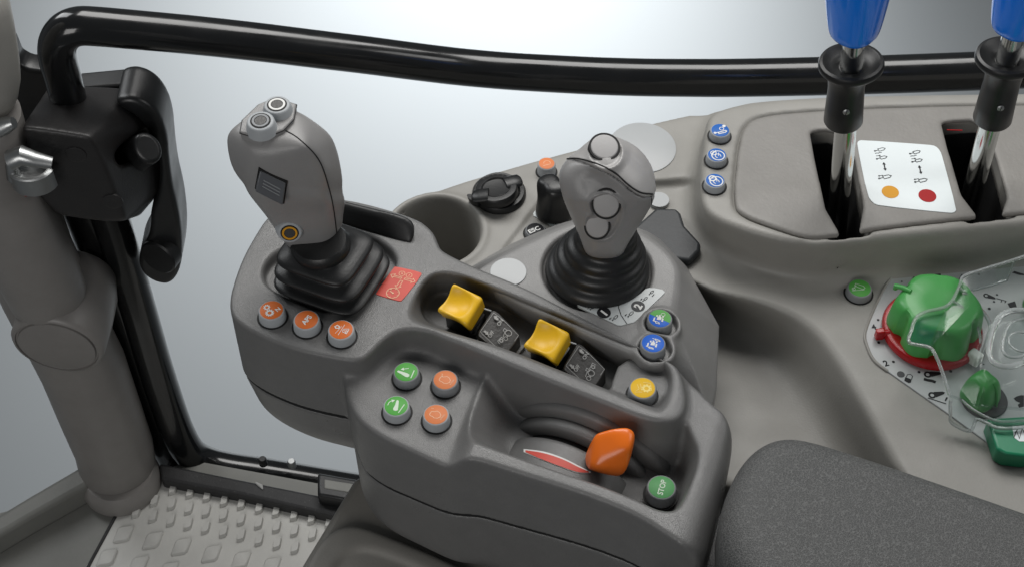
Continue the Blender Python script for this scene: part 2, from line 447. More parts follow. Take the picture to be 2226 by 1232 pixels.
# ================================================================== ARMREST CONSOLE (dark grey)
HI = [(498,647),(501,682),(521,704),(561,728),(622,753),(683,769),(744,781),(782,783),(802,769),(833,737),(870,714),(926,716),(960,731),(1000,745),
      (1100,787),(1209,832),(1330,880),(1400,908),(1450,915),(1480,902),(1492,870),(1486,826),(1474,795),(1450,780),(1384,746),(1253,681),(1134,618),(1035,580),
      (962,545),(953,530),(942,500),(903,470),(752,428),(640,424),(580,468),(552,512),(527,557),(509,606)]
LO = [(748,822,-18),(750,848,-20),(760,881,-22),(780,914,-22),(825,948,-22),(886,976,-22),(967,1010,-20),(1010,1000,-12),(1044,1000,-10),(1104,1020,-10),(1226,1058,-10),(1307,1086,-10),
      (1387,1122,-11),(1440,1158,-12),(1484,1188,-13),(1535,1206,-14),(1562,1110,-13),(1592,985,-10),(1600,922,-6),(1582,893,-3),(1548,866,-3),(1500,830,-10),(1400,760,-10),(1200,700,-10),(1000,700,-22),(800,720,-22),(760,790,-20)]
TR_TOP = [(1013,838,-22),(992,930,-22),(1020,958,-12),(1060,968,-10),(1104,984,-10),(1226,1026,-10),(1307,1052,-10),(1387,1085,-10),(1436,1112,-11),(1474,1112,-12),(1492,1080,-12),(1524,992,-10),(1500,930,-6),(1430,800,-10),(1200,740,-22),(1040,800,-22)]
TR_FLOOR = [(1120,900,-42),(1075,985,-42),(1200,1060,-42),(1330,1105,-42),(1400,1130,-42),(1455,1130,-42),(1468,1090,-42),(1484,1010,-42),(1440,900,-42),(1200,760,-42)]
POCK = [(886,681),(901,646),(925,608),(948,594),(985,594),(1055,619),(1187,674),(1318,729),(1428,773),(1456,795),(1463,826),(1456,869),(1441,890),(1424,890),(1327,848),(1209,800),(1099,756),(968,717),(906,699)]
POCKF = [(906,692,-28),(930,650,-28),(955,632,-28),(1055,650,-28),(1187,705,-28),(1318,760,-28),(1420,803,-28),(1440,820,-28),(1442,870,-28),(1430,885,-28),(1327,852,-28),(1209,804,-28),(1099,760,-28),(968,725,-28)]
BOOTREC = [(570,597),(577,570),(602,545),(700,500),(800,505),(860,548),(862,580),(800,630),(735,672),(700,674),(640,652),(585,622)]
xw0 = P(752, 930, -50)[0]; xw1 = P(1400, 1200, -60)[0]
def seam_z(X, Y):
    t = np.clip((X-xw0)/14, 0, 1); t = t*t*(3-2*t); r = -82+17*np.clip((X-xw0)/(xw1-xw0), 0, 1)
    return -64*(1-t)+r*t
def upper(g):
    X, Y, Z = g.X, g.Y, g.Z
    dH = g.poly(chaikin(XY(HI), 2))
    # front of the ridge leans outwards as it goes down into the trough
    xr = np.clip((X-P(880, 720, 0)[0])/40, 0, 1); yr = np.clip((P(1100, 760, 0)[1]-Y+20)/20, 0, 1)
    dHz = dH+.16*xr*np.minimum(Z, 0)
    # right-hand facet falls away from the pocket corner
    a, b, c = P(1478, 820, 0), P(1462, 900, 0), P(1545, 880, -4); n = np.cross(b-a, c-a); n /= np.linalg.norm(n); n *= np.sign(n[2])
    dfac = n[0]*(X-a[0])+n[1]*(Y-a[1])+n[2]*(Z-a[2])
    H = smax(smax(dHz, Z-0, 3.2), dfac, 2.5)
    # low body
    dL = g.poly(chaikin(XY(LO), 2))
    p0, p1 = P(969, 1009, -15)[:2], P(1045, 820, -22)[:2]
    nn = np.array([p1[1]-p0[1], -(p1[0]-p0[0])]); nn /= np.linalg.norm(nn)
    if nn[0] < 0: nn = -nn
    s = (X-p0[0])*nn[0]+(Y-p0[1])*nn[1]
    t = np.clip((s+2)/16, 0, 1); t = t*t*(3-2*t)
    hr = -10+0*X
    xs = P(1480, 1100, -12)[0]; t2 = np.clip((X-xs+4)/22, 0, 1); ys = np.clip((Y-P(1484, 1150, -12)[1])/80, 0, 1)
    hr = hr+t2*(-2+4*ys)+.07*np.clip(X-xs, 0, 40)
    # wing lip: pad curls up to the left-hand point
    w = P(748, 822, -18)[:2]; wl = np.exp(-((X-w[0])**2+(Y-w[1])**2)/14.0**2)
    hL = -22*(1-t)+hr*t+5*wl
    L = smax(dL, Z-hL, 3.6)
    dt = g.poly(chaikin(XY(TR_TOP), 2)); df = g.poly(chaikin(XY(TR_FLOOR), 2))
    k = np.clip((-10-Z)/32, 0, 1)
    tr = smax(dt*(1-k)+df*k, -42-Z, 7)
    L = smax(L, -tr, 2.6)
    a, b = P(1566, 930, -4), P(1516, 1150, -13); e = (b-a)/np.linalg.norm(b-a); rr = np.array([-e[1], e[0], 0.])
    if rr[0] < 0: rr = -rr
    rr[2] = -1.3; n = np.cross(e, rr); n /= np.linalg.norm(n); n *= np.sign(n[2])
    L = smax(L, n[0]*(X-a[0])+n[1]*(Y-a[1])+n[2]*(Z-a[2]), 6)
    B = smin(L, H, 6)
    # paddle pocket
    dp = g.poly(chaikin(XY(POCK), 2)); dq = g.poly(chaikin(XY(POCKF), 2)); k = np.clip(-Z/28, 0, 1)
    B = smax(B, -smax(dp*(1-k)+dq*k, -28-Z, 5), 3.4)
    # raised block carrying the yellow button
    blk = chaikin(XY([(1349,776),(1325,840),(1327,860),(1436,905),(1470,860),(1462,800),(1420,775)], -9), 1)
    B = smin(B, smax(g.poly(blk), Z+10, 1.6), 1.8)
    # recess under the square boot
    B = smax(B, -smax(g.poly(chaikin(XY(BOOTREC), 2)), -9-Z, 3), 4)
    return smax(B, seam_z(X, Y)-Z, 1.2)
def lower(g):
    X, Y, Z = g.X, g.Y, g.Z
    dH = g.poly(chaikin(XY(HI), 2)); dL = g.poly(chaikin(XY(LO), 2))
    top = seam_z(X, Y)-3.3
    sk = np.maximum(-66-Z, 0)
    a = dH+.5+.17*sk+np.maximum(sk-28, 0)**2*.006
    b = dL+.5+.02*sk+np.maximum(sk-62, 0)**2*.010
    B = smin(a, b, 3)
    bot = -140-18*np.clip((X-xw0+10)/20, 0, 1)
    return smax(smax(B, Z-top, 1.2), bot-Z, 18)
base = P(1050, 900, -122)
armrest = thing('armrest_console', 'dark grey moulded armrest console with two yellow paddles, coloured buttons and an orange lever', 'control console', base)
gU = Grid((-196, -206, -86), (160, 88, 4), 1.1)
V, Q = surface(upper(gU), gU)
obj('upper_shell', V, Q, M['dark'], armrest)
HU = Hit(V, Q)
field('lower_shell', lower, (-200, -206, -162), (164, 90, -58), 1.4, M['dark'], armrest)

def seam_fn(g):
    sz = seam_z(g.X, g.Y); B = smin(g.poly(chaikin(XY(HI), 2)), g.poly(chaikin(XY(LO), 2)), 4)+1.4
    return smax(smax(B, g.Z-sz-2, 1), sz-6-g.Z, 1)
field('seam_gap', seam_fn, (-196, -206, -92), (164, 90, -58), 1.4, M['void'], armrest)
# ------------------------------------------------------------------ buttons
BTN = {}
def button(parent, px, py, z, r, capmat, marks=None, label=None, body='ring', h=7.5, n=(0, 0, 1), gap=True, rot=0, capk=.89, flare=1.07):
    """push button whose coloured cap is centred on the photo point (px, py); z is the surface it stands on"""
    n = np.array(n, float); n /= np.linalg.norm(n)
    c = P(px, py, z+h*n[2])-n*h
    fr = Frame(c, (1, 0, 0), n=n)
    V, F = lathe([(r*flare, -3)]+round_prof(r*flare, r, h, .9), fr, 40)
    b = obj('push_button', V, F, M[body], parent, label=label)
    if gap:
        V, F = lathe([(r*flare-.5, .2), (r*flare+1.3, .2), (r*flare+1.3, .05)], fr, 40, cap0=False, cap1=False)
        obj('button_gap', V, F, M['void'], b)
    V, F = lathe([(r*capk, h-.3), (r*capk, h+.12), (r*capk-.15, h+.2)], fr, 40)
    cap = obj('button_cap', V, F, M[capmat], b)
    if marks:
        D = Draw(Frame(fr.o+fr.n*h, fr.u, n=fr.n), .3); marks(D)
    else: D = None
    return b, D, fr
z1 = zc(550, 640, 9.275); z2 = zc(820, 780, 7.7)
def done(b, D, m, nm='button_symbol'): D.done(nm, M[m], b)
def mk(D): pass
# three on the front ledge
b, D, _ = button(armrest, *z1((372,310))[0], 0, 8.3, 'orange', mk, 'orange button marked with two gears and N')
D.gear(z1((278,255))[0], 2.3, 9); D.gear(z1((335,365))[0], 2.9, 11); D.text('N', z1((500,295))[0], z1((575,245))[0], 4.2, .03); done(b, D, 'white')
b, D, _ = button(armrest, *z1((1075,505))[0], 0, 8.3, 'orange', mk, 'orange button marked APS')
D.text('APS', z1((1080,505))[0], z1((1170,405))[0], 4.7, .035); done(b, D, 'white')
b, D, _ = button(armrest, *z1((1775,705))[0], 0, 8.3, 'orange', mk, 'orange button with field and road pictograms split by a line')
D.line(z1((1850,600),(1715,810)), .35); D.line(z1((1650,640),(1700,612),(1745,640),(1730,672),(1670,670)), .7, True)
for i in range(5): D.line(z1((1790-22*i,625+26*i),(1745-22*i,690+22*i)), .22)
D.line(z1((1800,730),(1840,690),(1940,688)), .45); D.line(z1((1800,740),(1880,785),(1935,700)), .45); D.line(z1((1850,712),(1870,770)), .5); D.line(z1((1890,705),(1895,750)), .5); done(b, D, 'white')
# four on the lower pad
b, D, _ = button(armrest, *z2((485,212))[0], -22, 8.2, 'green', mk, 'green button with lowered link arm and left arrow', 'ringd')
D.poly(z2((332,200),(352,186),(400,200),(500,232),(540,255),(535,285),(505,300),(470,290),(400,245),(340,215))); D.arrow(z2((528,152))[0], z2((390,170))[0], .5, 2.2); D.line(z2((620,185),(562,315)), .65); done(b, D, 'pale')
b, D, _ = button(armrest, *z2((318,780))[0], -22, 8.2, 'green', mk, 'green button with raised link arm and right arrow', 'ring')
D.poly(z2((322,690),(345,680),(362,700),(352,800),(345,850),(310,862),(270,850),(265,825),(300,760))); D.line(z2((175,768),(195,725),(225,700)), .5); D.arrow(z2((215,705))[0], z2((300,680))[0], .5, 2.2); D.line(z2((455,755),(355,893)), .6); done(b, D, 'pale')
def engine(D, c, s=1.0):
    x, y = c
    D.line([(x+a*s/7.7, y+b_*s/7.7) for a, b_ in [(-60,-50),(-90,-5),(-70,20),(-40,30),(-10,55),(40,60),(85,40),(100,5),(80,-35),(40,-60),(-20,-48),(-35,-55)]], .42, True)
b, D, _ = button(armrest, *z2((1137,345))[0], -22, 8.2, 'salmon', mk, 'worn orange engine speed button marked 2', 'ringd')
engine(D, z2((1125,345))[0]); D.text('2', z2((1085,262))[0], z2((1140,262))[0], 3.0); D.text('n/min', z2((1250,380))[0], z2((1300,320))[0], 2.1); done(b, D, 'peach')
b, D, _ = button(armrest, *z2((985,925))[0], -22, 8.2, 'salmon', mk, 'worn orange engine speed button marked 1', 'ring')
engine(D, z2((965,925))[0]); D.text('1', z2((925,818))[0], z2((930,760))[0], 2.6); D.text('n/min', z2((1088,965))[0], z2((1140,905))[0], 2.1); done(b, D, 'peach')
# yellow in the pocket, STOP in the trough
z6 = zc(880, 580, 2.281)
b, D, _ = button(armrest, *z6((1180,598))[0], -10, 8.6, 'yellow', mk, 'yellow button with implement symbol', 'ringd', h=8)
x, y = z6((1180,598))[0]
D.gear((x+8, y+1), 3.2, 9); D.line([(x-12,y-8),(x-8,y+2),(x-14,y+6)], .35); D.line([(x-5,y-9),(x-3,y+5)], .35); D.line([(x-16,y+9),(x-1,y+9)], .35); D.line([(x+1,y-12),(x+18,y-10)], .4); D.line([(x+17,y-8),(x+19,y+6)], .4); done(b, D, 'lemon')
b, D, _ = button(armrest, *z6((1273,1090))[0], -36, 9.0, 'palegreen', mk, 'pale green button marked STOP', 'ringd', h=9)
D.text('STOP', z6((1275,1090))[0], z6((1295,1020))[0], 4.9, .02, .95); done(b, D, 'pale')
# ------------------------------------------------------------------ red decal
q = zc(800, 570, 12.32)
fr0 = flat((0, 0, 0))
rp = np.array([fr0.px(*p, lift=0) for p in q((735,125),(1400,270),(1450,345),(920,1030),(830,1048),(250,880),(205,835),(690,150))])
rp = chaikin(rp, 1)
V, F = prism([(a, b_, .45) for a, b_ in rp], [(a, b_, -1) for a, b_ in rp])
lab = obj('red_decal', V, F, M['redlabel'], armrest, smooth=False)
D = Draw(flat((0, 0, .45)), .15)
def outline(D, pts, w=.45): D.line(pts, w, True)
outline(D, q((610,335),(735,315),(705,355),(910,405),(880,440),(685,385),(650,415)))
outline(D, q((990,425),(1205,465),(1215,440),(1260,515),(1145,545),(1165,510),(965,460)))
outline(D, q((865,485),(930,500),(850,640),(880,655),(765,690),(725,615),(770,625)))
for c in q((910,305),(1100,350)):
    D.ring(c, 1.9, .3)
    for i in range(10):
        o = D.fr.px(*c, lift=D.lift); a = i*.628; D.line([o+[1.9*math.cos(a), 1.9*math.sin(a)], o+[2.4*math.cos(a), 2.4*math.sin(a)]], .35, local=True)
D.line(q((915,280),(905,330)), .4); D.line(q((885,298),(935,312)), .4); D.line(q((1115,325),(1090,375)), .4)
c = q((665,820))[0]; D.ring(c, 4.2, .5); o = D.fr.px(*c, lift=D.lift)
for i in range(8): a = i*.785+.3; D.line([o+[3.2*math.cos(a), 3.2*math.sin(a)], o+[4.1*math.cos(a), 4.1*math.sin(a)]], .35, local=True)
D.line([q((665,820))[0], q((590,765))[0]], .7); D.disc(c, .7); D.line(q((620,735),(590,690)), .5)
D.done('decal_symbols', M['peach'], lab)

# ------------------------------------------------------------------ throttle hump with arc slot, red arc decal
ta = P(1000, 745, 0)[:2]; tb = P(1410, 908, 0)[:2]; tu = (tb-ta)/np.linalg.norm(tb-ta); tv = np.array([-tu[1], tu[0]])   # along the trough / across it
hc = P(1240, 1005, -42)                                       # centre of the wheel, below the floor
TF = Frame((hc[0], hc[1], -42), (tu[0], tu[1], 0), n=(0, 0, 1))
def arc_body(name, v0, v1, R, zc_, mt, k=3, h=1.0, parent=armrest, uc=0):
    def fn(g):
        d = np.sqrt((g.X-uc)**2+(g.Z-zc_)**2)-R
        return smax(smax(d, np.abs(g.Y-(v0+v1)/2)-abs(v1-v0)/2, k), -12-g.Z, 1)
    return field(name, fn, (-R-3+uc, min(v0, v1)-3, -14), (R+3+uc, max(v0, v1)+3, zc_+R+3), h, mt, parent, TF, keep=True)
arc_body('throttle_guard', 17, 36, 66, -36, M['dark'], k=5, uc=4)
arc_body('throttle_guide', 8.5, 18, 57, -36, M['dark'], k=4, uc=2)
arc_body('throttle_slot', 2, 10, 47, -36, M['void'], k=1)
o, HD = arc_body('throttle_drum', -26, 3.5, 53, -36.5, M['dark'], k=4)
# decal: lens-shaped sliver lying on the drum
def on_drum(u, v, lift=.35):
    r = 53+lift; zz = -36.5+math.sqrt(max(r*r-u*u, 0)); return TF.w(u, v, zz)
def drum_px(px, py):
    p, n = HD.at(px, py); return p+n*.4
def decal_strip(top, bot, name, mt, lift, parent):
    A = spline(np.array(top, float), 6, False); B = spline(np.array(bot, float), 6, False); V = []
    for a, b_ in zip(A, B):
        for t in np.linspace(0, 1, 4):
            p, n = HD.at(*(a*(1-t)+b_*t))
            if p is None: p, n = P(*(a*(1-t)+b_*t), -30), np.array([0, 0, 1.])
            V.append(p+n*lift)
    N = len(A); F = [(i*4+j, i*4+j+1, i*4+j+5, i*4+j+4) for i in range(N-1) for j in range(3)]
    return obj(name, V, F, mt, parent)
zz = zc(700, 760, 2.473)
white = decal_strip(zz((1085,533),(1190,546),(1290,578),(1380,622),(1443,655)), zz((1085,550),(1180,590),(1280,628),(1375,660),(1443,662)), 'arc_decal', M['white'], .35, armrest)
decal_strip(zz((1095,541),(1190,556),(1290,588),(1380,632),(1432,654)), zz((1097,551),(1180,588),(1280,626),(1375,657),(1434,659)), 'arc_decal_stripe', M['redlabel'], .6, white)
# orange throttle lever
zo = zc(880, 580, 2.281)
th = thing('throttle_lever', 'orange faceted throttle lever in the dark trough beside the red arc', 'lever', P(1320, 1010, -42))
front = zo((912,940),(915,985),(960,1005),(1050,1030),(1085,1025),(1105,970))
pts = []
for p in zo((910,935),(914,985),(985,1012),(1050,1030),(1086,1024)): pts += [P(*p, -24)]
for p in zo((925,885),(945,990)): pts += [P(*p, -16)]
pts += [P(*zo((962,836))[0], -4), P(*zo((1040,812))[0], -1), P(*zo((1112,814))[0], -2), P(*zo((1135,848))[0], -6), P(*zo((1126,888))[0], -12), P(*zo((1105,905))[0], -4), P(*zo((1104,970))[0], -16), P(*zo((1085,1005))[0], -22)]
pts = np.array(pts); c = pts.mean(0); pts2 = np.concatenate([c+(pts-c)*1.26, [c+(0, 14, -8), c+(-6, 12, -12)]])
lo, hi = bounds(pts2)
field('lever_knob', lambda g: hull_field(pts2, g, 3.8), lo, hi, .8, M['lever'], th)
a = P(1322, 1000, -22)
V, F = sweep([c+(0, 4, -2), c+(0, 6, -26)], 4, 14); obj('lever_stem', V, F, M['black'], th)

# ------------------------------------------------------------------ switch modules and yellow paddles
zm = zc(1020, 660, 6.484)
dW = P(1260, 752, 0)-P(1073, 679, 0)
zt = lambda p, z: P(*zm(p)[0], z)
pu = (P(1237, 734, 0)-P(1173, 704, 0)); pu /= np.linalg.norm(pu); pv = np.array([-pu[1], pu[0], 0])
def module(shift):
    S = lambda p, z: zt(p, z)+shift
    outer = [S((318,92), -8), S((362,88), -8), S((420,128), -9), S((640,350), -13), S((715,440), -15), S((640,560), -15), S((520,715), -15), S((380,640), -15), S((120,440), -9), S((135,370), -9)]
    # down to the pocket floor
    c = np.mean(outer, 0); bot = [np.array([c[0]+(p[0]-c[0])*1.06, c[1]+(p[1]-c[1])*1.06, -29.0]) for p in outer]
    V, F = prism(outer, bot)
    return obj('switch_module', V, F, M['module'], armrest, bevel=1.6, seg=4)
for i in range(2):
    sh = dW*i
    m = module(sh)
    # plane of the face
    A, B, C = zt((345,125), -8)+sh, zt((155,390), -9)+sh, zt((700,440), -15)+sh
    n = np.cross(B-A, C-A); n *= np.sign(n[2])
    fr = Frame(A, B-A, n=n)
    base_px = (0, 0) if i == 0 else None
    # marks are drawn in the first module's photo points, then shifted to this module
    fr1 = Frame(zt((345,125), -8), B-A, n=n)
    D = Draw(fr1, .6)
    sc = lambda *p: zm(*p)
    D.line(sc((480,225),(345,125),(155,390),(430,655)), .28); D.line(sc((440,665),(520,690),(695,440),(480,225)), .28)
    D.poly(sc((345,168),(398,170),(360,215))); D.poly(sc((375,172),(412,205),(390,228),(352,200))); D.poly(sc((398,213),(415,208),(412,230),(400,228)))
    D.text('ON', sc((435,258))[0], sc((470,210))[0], 3.5, .02)
    D.poly(sc((225,368),(252,392),(228,412),(198,385))); D.poly(sc((268,380),(268,434),(220,424)))
    D.text('OFF', sc((308,425))[0], sc((348,370))[0], 3.5, .02, .85)
    if i == 0:
        D.line(sc((400,520),(455,465),(480,490)), .4); D.line(sc((400,520),(430,560)), .4); D.gear(sc((452,515))[0], 1.6, 8)
        D.ring(sc((515,485))[0], 1.3, .4); D.ring(sc((553,408))[0], 2.1, .5); D.line(sc((475,470),(500,400),(540,370),(495,340),(478,375),(505,395)), .4); D.line(sc((530,470),(550,435)), .4)
    else:
        k = lambda *p: zm(*[(a-1215, b_-475) for a, b_ in p])
        D.line(k((1790,860),(1745,830),(1700,910),(1740,935)), .4); D.gear(k((1752,885))[0], 1.6, 8); D.ring(k((1722,968))[0], 2.1, .5); D.ring(k((1685,1040))[0], 1.4, .4)
        D.line(k((1640,1020),(1660,960),(1700,940),(1690,915),(1660,900),(1645,930),(1680,950)), .4); D.line(k((1650,1030),(1665,1050)), .4); D.line(k((1700,1030),(1720,1000)), .4)
    D.V = [v+sh for v in D.V]
    D.done('switch_marking', M['paleink'], m)
    # carrier with pale tab beside the module
    q4 = [zt((0,430), -20)+sh, zt((150,100), -20)+sh, zt((235,130), -20)+sh, zt((90,440), -20)+sh]
    V, F = prism(q4, [np.array([p[0], p[1], -29]) for p in q4]); obj('switch_cradle', V, F, M['void'], armrest, bevel=1)
    q4 = [zt((130,125), -9)+sh, zt((165,105), -9)+sh, zt((222,138), -9)+sh, zt((30,400), -16)+sh, zt((-5,380), -16)+sh]
    V, F = prism(q4, [p-(0, 0, 2.5) for p in q4]); obj('switch_tab', V, F, M['module' if i == 0 else 'silver'], armrest, bevel=.6)
    V, F = sweep([zt((190,60), -6)+sh, zt((305,100), -9)+sh], .8, 8); obj('return_wire', V, F, M['zinc'], armrest)
# bright sliver and grey bracket seen on the pocket floor
q4 = [zt((740,560), -25), zt((620,720), -25), zt((660,750), -25), zt((790,590), -25)]
V, F = prism(q4, [p-(0, 0, 3) for p in q4]); obj('pocket_bracket', V, F, M['mid'], armrest, bevel=.5)
def paddle_fn(g):
    X, Y, Z = g.X, g.Y, g.Z
    a, b_, c = 12.2, 11.2, 8.5
    q_ = [np.abs(X)-a, np.abs(Y)-b_, np.abs(Z)-c]
    d = smax(smax(q_[0], q_[1], 3), q_[2], 3)
    d = smax(d, 26-np.sqrt((X+0)**2+(Z+8)**2*.6+(Y+b_+22.0)**2), 3)      # waisted front
    d = smax(d, 30-np.sqrt((X+a+27.3)**2+(Y)**2+(Z+3)**2*.2), 2.5)           # scooped left side
    dish = np.sqrt((X+2.0)**2+(Y-.5)**2+(Z-19.6)**2)-15.4
    return smax(d, -dish, 1.3)
zy = -1.5
pc = P(1188, 746, zy)
pnl = [('yellow paddle switch beside the first OFF ON module, nearest the red decal', P(1001, 670, zy)), ('yellow paddle switch in the middle of the pocket, between the two OFF ON modules', pc)]
g = Grid((-15, -14, -11), (15, 14, 11), .55); V, Q = surface(paddle_fn(g), g)
first = None
for lb, cpos in pnl:
    fr = Frame(cpos, pu, n=(-.12, -.30, 1))
    if first is None:
        th = thing('paddle_switch', lb, 'switch', cpos, 'yellow paddle switches in the console pocket')
        kids = [obj('paddle', fr.wm(V), Q, M['paddle'], th)]
        A, F_ = prism([fr.w(x, y, -7) for x, y in [(-9,-7),(9,-7),(9,7),(-9,7)]], [fr.w(x, y, -24) for x, y in [(-10,-9),(10,-9),(10,9),(-10,9)]])
        kids.append(obj('paddle_stem', A, F_, M['black'], th, bevel=1)); first = th
    else:
        r = first.copy(); COL.objects.link(r); r.location = Vector(cpos*MM); r['label'] = lb
        for kd in kids:
            c2 = kd.copy(); COL.objects.link(c2); c2.parent = r
# ------------------------------------------------------------------ black rubber blocks behind the square joystick
def slab(name, px, z0, z1, mt, parent, bev=2.5, **kw):
    top = [P(*p, z1) for p in px]; bot = [np.array([p[0], p[1], z0]) for p in top]
    V, F = prism(top, bot); return obj(name, V, F, mt, parent, bevel=bev, seg=4, **kw)
pts = [P(752, 434, 14), P(892, 470, 14), P(908, 482, 8), P(906, 538, 0), P(895, 540, -1), P(755, 492, -1), P(740, 480, -2)]
pts = [P(700, 423, 14), P(752, 435, 14), P(886, 470, 14), P(904, 484, 10), P(908, 528, 2), P(900, 541, -1), P(755, 500, -1), P(700, 482, -1), P(720, 430, -3), P(880, 470, -3)]
lo, hi = bounds(pts); field('hand_rest_bar', lambda g: hull_field(pts, g, 4), lo, hi, 1.0, M['rubber'], armrest)
pts2b = [P(582, 472, 10), P(612, 478, 10), P(640, 500, 4), P(618, 524, -1), P(598, 545, -1), P(570, 525, -1), P(568, 508, 4), P(640, 530, -2)]
lo, hi = bounds(pts2b); field('hand_rest_block', lambda g: hull_field(pts2b, g, 4), lo, hi, 1.0, M['rubber'], armrest)

# ================================================================== JOYSTICK 1 (square boot)
jc = P(722, 592, 0)
joy1 = thing('square_joystick', 'grey upright joystick on a square black bellows boot at the left end of the armrest', 'joystick', (jc[0], jc[1], -8))
def sq_ring(c, a, b, rot, z, n=56, e=4.0, tilt=None):
    t = np.linspace(0, 2*math.pi, n, endpoint=False)
    x = a*np.sign(np.cos(t))*np.abs(np.cos(t))**(2/e); y = b*np.sign(np.sin(t))*np.abs(np.sin(t))**(2/e)
    X = x*math.cos(rot)-y*math.sin(rot); Y = x*math.sin(rot)+y*math.cos(rot)
    return np.stack([c[0]+X, c[1]+Y, np.full(n, z)], 1)
rt = math.radians(-24)
rs = []
def bl(cx, cy, z, a, n=56, e=4.5): 
    c = P(cx, cy, z); rs.append(sq_ring(c, a, a*.92, rt, z, n, e))
bl(722,596,-8,31); bl(722,594,1,33); bl(722,592,5,33.4); bl(722,591,6.8,32.6); bl(722,590,7.6,28); bl(721,588,8.6,24.6)
bl(719,580,10,25.5); bl(717,572,13.4,30.6); bl(716,570,15.4,31.4); bl(715,568,17.6,30.8); bl(714,566,19.2,25.6); bl(713,564,20.8,21.6)
bl(711,556,22,22); bl(708,547,25.4,26.8); bl(707,545,27.4,27.6); bl(706,542,29.6,26.8); bl(704,539,31.6,21.6); bl(702,535,33.2,17.8)
bl(698,524,38,15,e=3); bl(696,519,41,14.5,e=2.5)
V, F = rings_mesh(rs)
obj('bellows_boot', V, F, M['rubber'], joy1, sub=1)
c = P(698, 537, 35)
V, F = lathe([(17, -2.5), (18.5, -1.5), (19, 1), (18.6, 4), (17, 6), (12, 6.5)], Frame(c, (1, 0, 0), n=(-.12, 0, 1)), 48, fn=lambda r, z, a: r*(1+.04*np.cos(2*a+.8)))
obj('boot_collar', V, F, M['rubber'], joy1)
# grip: horizontal sections; each row gives the silhouette left / right at the axis plane
rows = [(548,656,716,11),(537,634,729,16.5),(522,622,737,18.5),(500,606,747,20),(476,589,751,21),(450,570,750,22),(425,553,748,23),(402,538,745,24),(385,520,743,25),(366,506,740,26),(345,499,735,27),(322,493,728,26),(302,492,716,23),(286,494,699,20.5),(273,500,680,18.5),(264,507,662,17.5),(259,513,648,16.5)]
YJ = jc[1]+2
def grip_loft(rows, rot, e0, yoff=lambda i: 0, n=72, e1=None, front=lambda i: 1):
    R = []
    for i, (py, l, r, b_) in enumerate(rows):
        L = PY(l, py, YJ+yoff(i)); Rr = PY(r, py, YJ+yoff(i)); z = (L[2]+Rr[2])/2
        t = np.linspace(0, 2*math.pi, n, endpoint=False); e = e0+((e1 or e0)-e0)*max(0, i/(len(rows)-1)-.4)/.6
        x = np.sign(np.cos(t))*np.abs(np.cos(t))**(2/e); y = np.sign(np.sin(t))*np.abs(np.sin(t))**(2/e)
        X = x*math.cos(rot)-y*math.sin(rot)*.8; Y = x*math.sin(rot)+y*math.cos(rot)*.8
        X = X/np.abs(X).max(); Y = Y/np.abs(Y).max()
        R.append(np.stack([(L[0]+Rr[0])/2+X*(Rr[0]-L[0])/2, YJ+yoff(i)+np.where(Y < 0, Y*front(i), Y)*b_, np.full(n, z)], 1))
    return rings_mesh(R)
sp = zc(460, 180, 2.464)
zt_ = PY(583, 255, YJ)[2]+3.5
top_px = sp((162,196),(250,112),(340,76),(455,112),(440,190),(385,250),(262,299),(150,264))
hy = lambda *L: [PY(a, b_, YJ+c_) for a, b_, c_ in L]
head = [P(*p, zt_-1.2) for p in top_px]+hy((478,284,-2),(481,336,-5),(493,376,-8),(522,404,-10),(517,326,-23),(560,345,-28),(640,338,-28),(555,425,-26),(695,440,-22),
    (664,312,-25),(697,348,-23),(714,395,-21),(702,260,8),(734,286,7),(745,314,5),(754,362,3),(759,424,1),(668,244,13),(690,330,19),(700,420,17),(575,452,-20),(737,452,0),(720,450,15),(598,455,12))
shaft = hy((530,416,-20),(533,416,8),(700,430,-23),(752,428,0),(735,420,15),(614,540,-15),(628,560,-5),(690,563,-13),(742,541,0),(746,520,8),(705,540,13),(622,530,7),(574,486,-18),(576,482,3),(757,480,0),(702,558,8),(722,548,-12))
head = np.array(head); shaft = np.array(shaft); lo, hi = bounds(np.concatenate([head, shaft]))
g = Grid(lo, hi, .9); V, Q = surface(smin(hull_field(head, g, 6.5), hull_field(shaft, g, 7), 9), g)
obj('grip', V, Q, M['grip'], joy1)
HG = Hit(V, Q)
# parting line of the two grip halves, laid along the surface
sp = zc(460, 180, 2.464)
line = spline(np.array(sp((385,252),(445,285),(500,330),(545,375),(580,425),(603,480),(620,535),(640,610),(655,690),(668,790),(672,835))), 5, False)
pp = []
for x, y in line:
    p, n = HG.at(x, y)
    if p is not None: pp.append(p+n*.12)
V, F = sweep(pp, .38, 6); obj('parting_line', V, F, M['void'], joy1)
